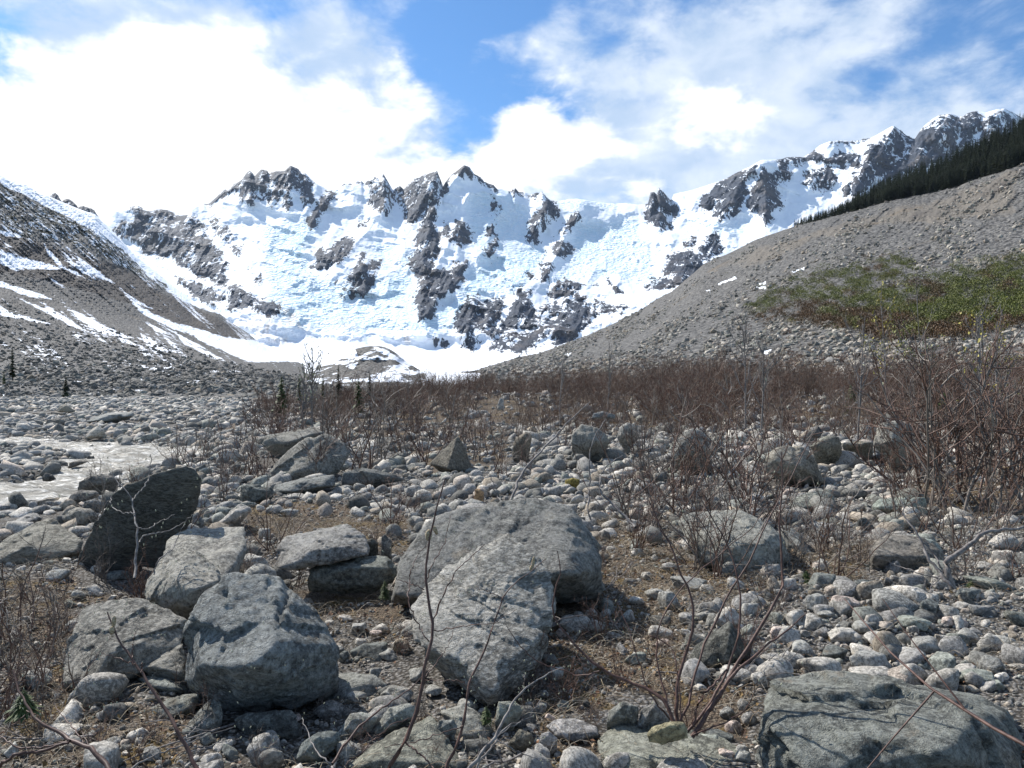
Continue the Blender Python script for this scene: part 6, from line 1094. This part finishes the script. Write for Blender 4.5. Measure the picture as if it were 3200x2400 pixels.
# ------------------------------------------------------------------ green alder patches on the moraine (uncountable)
a_, b2, Pg, tt2 = MRg; r = np.random.default_rng(61)
def bush_cover(polys, n, name, label, colf, hlo, hhi, leaf, per, mat='leaf_green', soft=0):
    i = r.integers(0, Pg.shape[0] - 1, n * 30); j = r.integers(0, Pg.shape[1] - 1, n * 30); A_, B_ = a_[i, j], b2[i, j]; s_ = np.full(len(A_), -99.)
    for pl in polys: s_ = np.maximum(s_, sdist_box(A_ + 14 * fbm(p3(A_ / 30, B_ / 20, 1), 3, 3), B_ + 8 * fbm(p3(A_ / 30, B_ / 20, 5), 3, 4), pl, 60))
    ok = (s_ > soft - 12 + r.normal(0, 13, len(s_))) & (fbm(p3(A_ / 22, B_ / 10, 2), 3, 12) > -.16) & (tt2[i] < 3.99) & (A_ < 3600) & (A_ > 1600); i, j, A_, B_ = i[ok][:n], j[ok][:n], A_[ok][:n], B_[ok][:n]; P_ = Pg[i, j] + np.stack([r.normal(0, .5, len(i)), r.normal(0, .8, len(i)), 0 * A_], 1)
    h_ = r.uniform(hlo, hhi, len(P_)); tint = colf(A_, B_, P_) * r.uniform(.55, 1.3, (len(P_), 1))
    d_ = r.normal(size=(len(P_), per, 3)); d_ /= np.linalg.norm(d_, axis=2, keepdims=True); d_[..., 2] = np.abs(d_[..., 2]) * 1.2 - .35; rad = r.uniform(.7, 1.05, (len(P_), per, 1)); Q = P_[:, None] + d_ * rad * np.stack([h_ * .6, h_ * .6, h_ * .5], 1)[:, None]; Q[..., 2] += h_[:, None] * .45
    Q = Q.reshape(-1, 3); V_, F_ = litter_quads(Q, .9, r.uniform(.4, 1.2, len(Q)) * leaf, r)
    tag(mesh_np(name, V_, F_, M[mat], {'tint': np.repeat(np.repeat(tint, per, 0), 4, 0)}, smooth=False), label, 'shrubs', kind='stuff')
def gcol(A_, B_, P_):
    g = sstep(-.15, .25, fbm(p3(A_ / 70, B_ / 30, 0), 3, 9) + .35 - sstep(1000, 1110, B_ + .10 * (3200 - A_)) * .75)[:, None]
    return g * np.array([[1.0, 1.05, .8]]) + (1 - g) * np.array([[.85, .45, .75]])
bush_cover(GREEN, 4400, 'green_alder_scrub', 'green alder scrub covering the lower right slope', gcol, 1.5, 4.2, .17, 80)
bush_cover(BROWNP, 420, 'brown_scrub', 'patches of leafless brown scrub on the rubble', lambda A_, B_, P_: np.tile([[.9, .42, .9]], (len(A_), 1)), .6, 1.4, .13, 26)
bush_cover([[(1440, 1160), (1800, 1130), (2300, 1120), (2700, 1110), (3600, 1075), (3600, 1300), (1440, 1300)]], 4200, 'brown_scrub', 'leafless brown scrub at the foot of the moraine', lambda A_, B_, P_: np.tile([[.9, .42, .9]], (len(A_), 1)), .7, 1.9, .09, 34, soft=4)

# ------------------------------------------------------------------ litter, dry grass, fallen twigs (uncountable)
r = np.random.default_rng(71); n = 110000
y = np.sqrt(r.uniform(2.5 ** 2, 12 ** 2, n)); x = r.uniform(-.8, .8, n) * y; px, py = proj(p3(x, y, 0 * x)); L_ = litter_at(px, py)
keep = (r.random(n) < np.clip(L_ * 1.1 - .05, 0, 1)) & ~in_water(x, y) & free(x, y, 0 * x, .7); x, y = x[keep], y[keep]; z = height(x, y) + r.uniform(.002, .03, len(x))
V_, F_ = litter_quads(p3(x, y, z), .45, r.uniform(.006, .017, len(x)), r); tc = np.array([(.20, .10, .05), (.30, .21, .13), (.42, .36, .28), (.13, .07, .04), (.27, .17, .06)])[r.integers(0, 5, len(x))] * r.uniform(.5, 1.2, (len(x), 1))
tag(mesh_np('leaf_litter', V_, F_, M['litter'], {'tint': np.repeat(tc, 4, 0)}, smooth=False), 'dead brown leaves littering the ground between the stones', 'leaf litter', kind='stuff')
n = 46000; y = np.sqrt(r.uniform(2.4 ** 2, 9 ** 2, n)); x = r.uniform(-.8, .8, n) * y; px, py = proj(p3(x, y, 0 * x)); L_ = litter_at(px, py)
gn = fbm(p3(x / .35, y / .35, 3), 3, 72); keep = (r.random(n) < np.clip(L_ + gn * 1.2 - .1, 0, 1)) & ~in_water(x, y) & free(x, y, 0 * x, .7); x, y = x[keep], y[keep]; lines = []
for X_, Y_, Z_ in zip(x, y, height(x, y)):
    az = r.uniform(0, 6.28); L = r.uniform(.05, .24); f = np.linspace(0, 1, 5); bend = r.uniform(-.8, .8)
    P_ = np.stack([X_ + L * f * np.cos(az + bend * f), Y_ + L * f * np.sin(az + bend * f), Z_ + .004 + L * r.uniform(.1, .45) * np.sin(f * 2.6)], 1); lines.append((P_, np.linspace(1, .4, 5) * r.uniform(.0008, .0019)))
V_, F_ = tubes(lines, 3); tc = np.array([(.42, .34, .23), (.26, .19, .12), (.55, .49, .39)])[r.integers(0, 3, len(lines))]
tag(mesh_np('dry_grass', V_, F_, M['litter'], {'tint': np.repeat(tc, 15, 0)}), 'dry straw coloured grass and fallen twigs on the ground', 'dry grass', kind='stuff')

# fallen grey branches on the ground
r = np.random.default_rng(91); FB = defaultdict(list)
for px, py, L in [(1950,1960,.9),(2050,2080,.7),(1500,2290,.6),(620,2060,.6),(300,2290,.8),(2750,2000,.5),(1400,1700,.8),(2500,1880,.9),(900,1930,.6),(1700,2330,.5),(760,2240,.6),(1850,1830,.8),(2900,1900,.6),(1130,1640,1.0),(450,1900,.9),(1620,2060,.7)]:
    x, y = P2w(px, py); z = float(height(np.array([x]), np.array([y]))[0]); out = []
    az = r.uniform(0, 6.28); grow(r, (0, 0, .03), (math.cos(az), math.sin(az), .04), L * 1.1, .006, 0, out, nseg=9, up=-.02, wander=.22, kids=(5, 2))
    out = [(np.c_[p[:, :2], np.clip(p[:, 2], .01, .16)], q_, l) for p, q_, l in out]
    FB['dead grey branch lying on the ground ' + where_phrase(x, y)].append((x, y, z, out))
for key, Ls in FB.items():
    for j, (x, y, z, out) in enumerate(sorted(Ls, key=lambda q_: q_[1])):
        V_, F_ = tubes([(p, q_) for p, q_, l in out], 5); o = mesh_np('fallen_branch', V_, F_, M['bark_grey']); o.location = (x, y, z)
        tag(o, (['nearer ', 'farther ', 'farthest '][j] if len(Ls) > 1 else '') + key, 'branch', 'dead branches lying between the stones')

# ------------------------------------------------------------------ haze: the valley air, one closed box round everything
lo = np.array([1e9] * 3); hi = -lo; bpy.context.view_layer.update()
for o in col.objects:
    if o.type == 'MESH' and o.parent is None:
        for c_ in o.bound_box:
            q_ = np.array(o.matrix_world @ Vector(c_)); lo = np.minimum(lo, q_); hi = np.maximum(hi, q_)
lo -= [50, 50, 1]; hi += [50, 50, 30]; lo[1] = min(lo[1], -60)
hv = np.array([(x, y, z) for x in (lo[0], hi[0]) for y in (lo[1], hi[1]) for z in (lo[2], hi[2])])
hm_ = bpy.data.materials.new('haze_air'); hm_.use_nodes = True; t = NT(hm_.node_tree); t.n.clear()
out = t.node('ShaderNodeOutputMaterial'); pv = t.node('ShaderNodeVolumePrincipled', ins={'Color': (.68, .82, 1.0, 1), 'Density': HAZE, 'Anisotropy': .2}); t.l.new(pv.outputs[0], out.inputs['Volume'])
hz = mesh_np('haze', hv, np.array([(0, 1, 3, 2), (4, 6, 7, 5), (0, 4, 5, 1), (2, 3, 7, 6), (0, 2, 6, 4), (1, 5, 7, 3)]), hm_, smooth=False)
tag(hz, 'thin bluish haze filling the valley', 'haze', kind='stuff')
scene.cycles.volume_bounces = 0
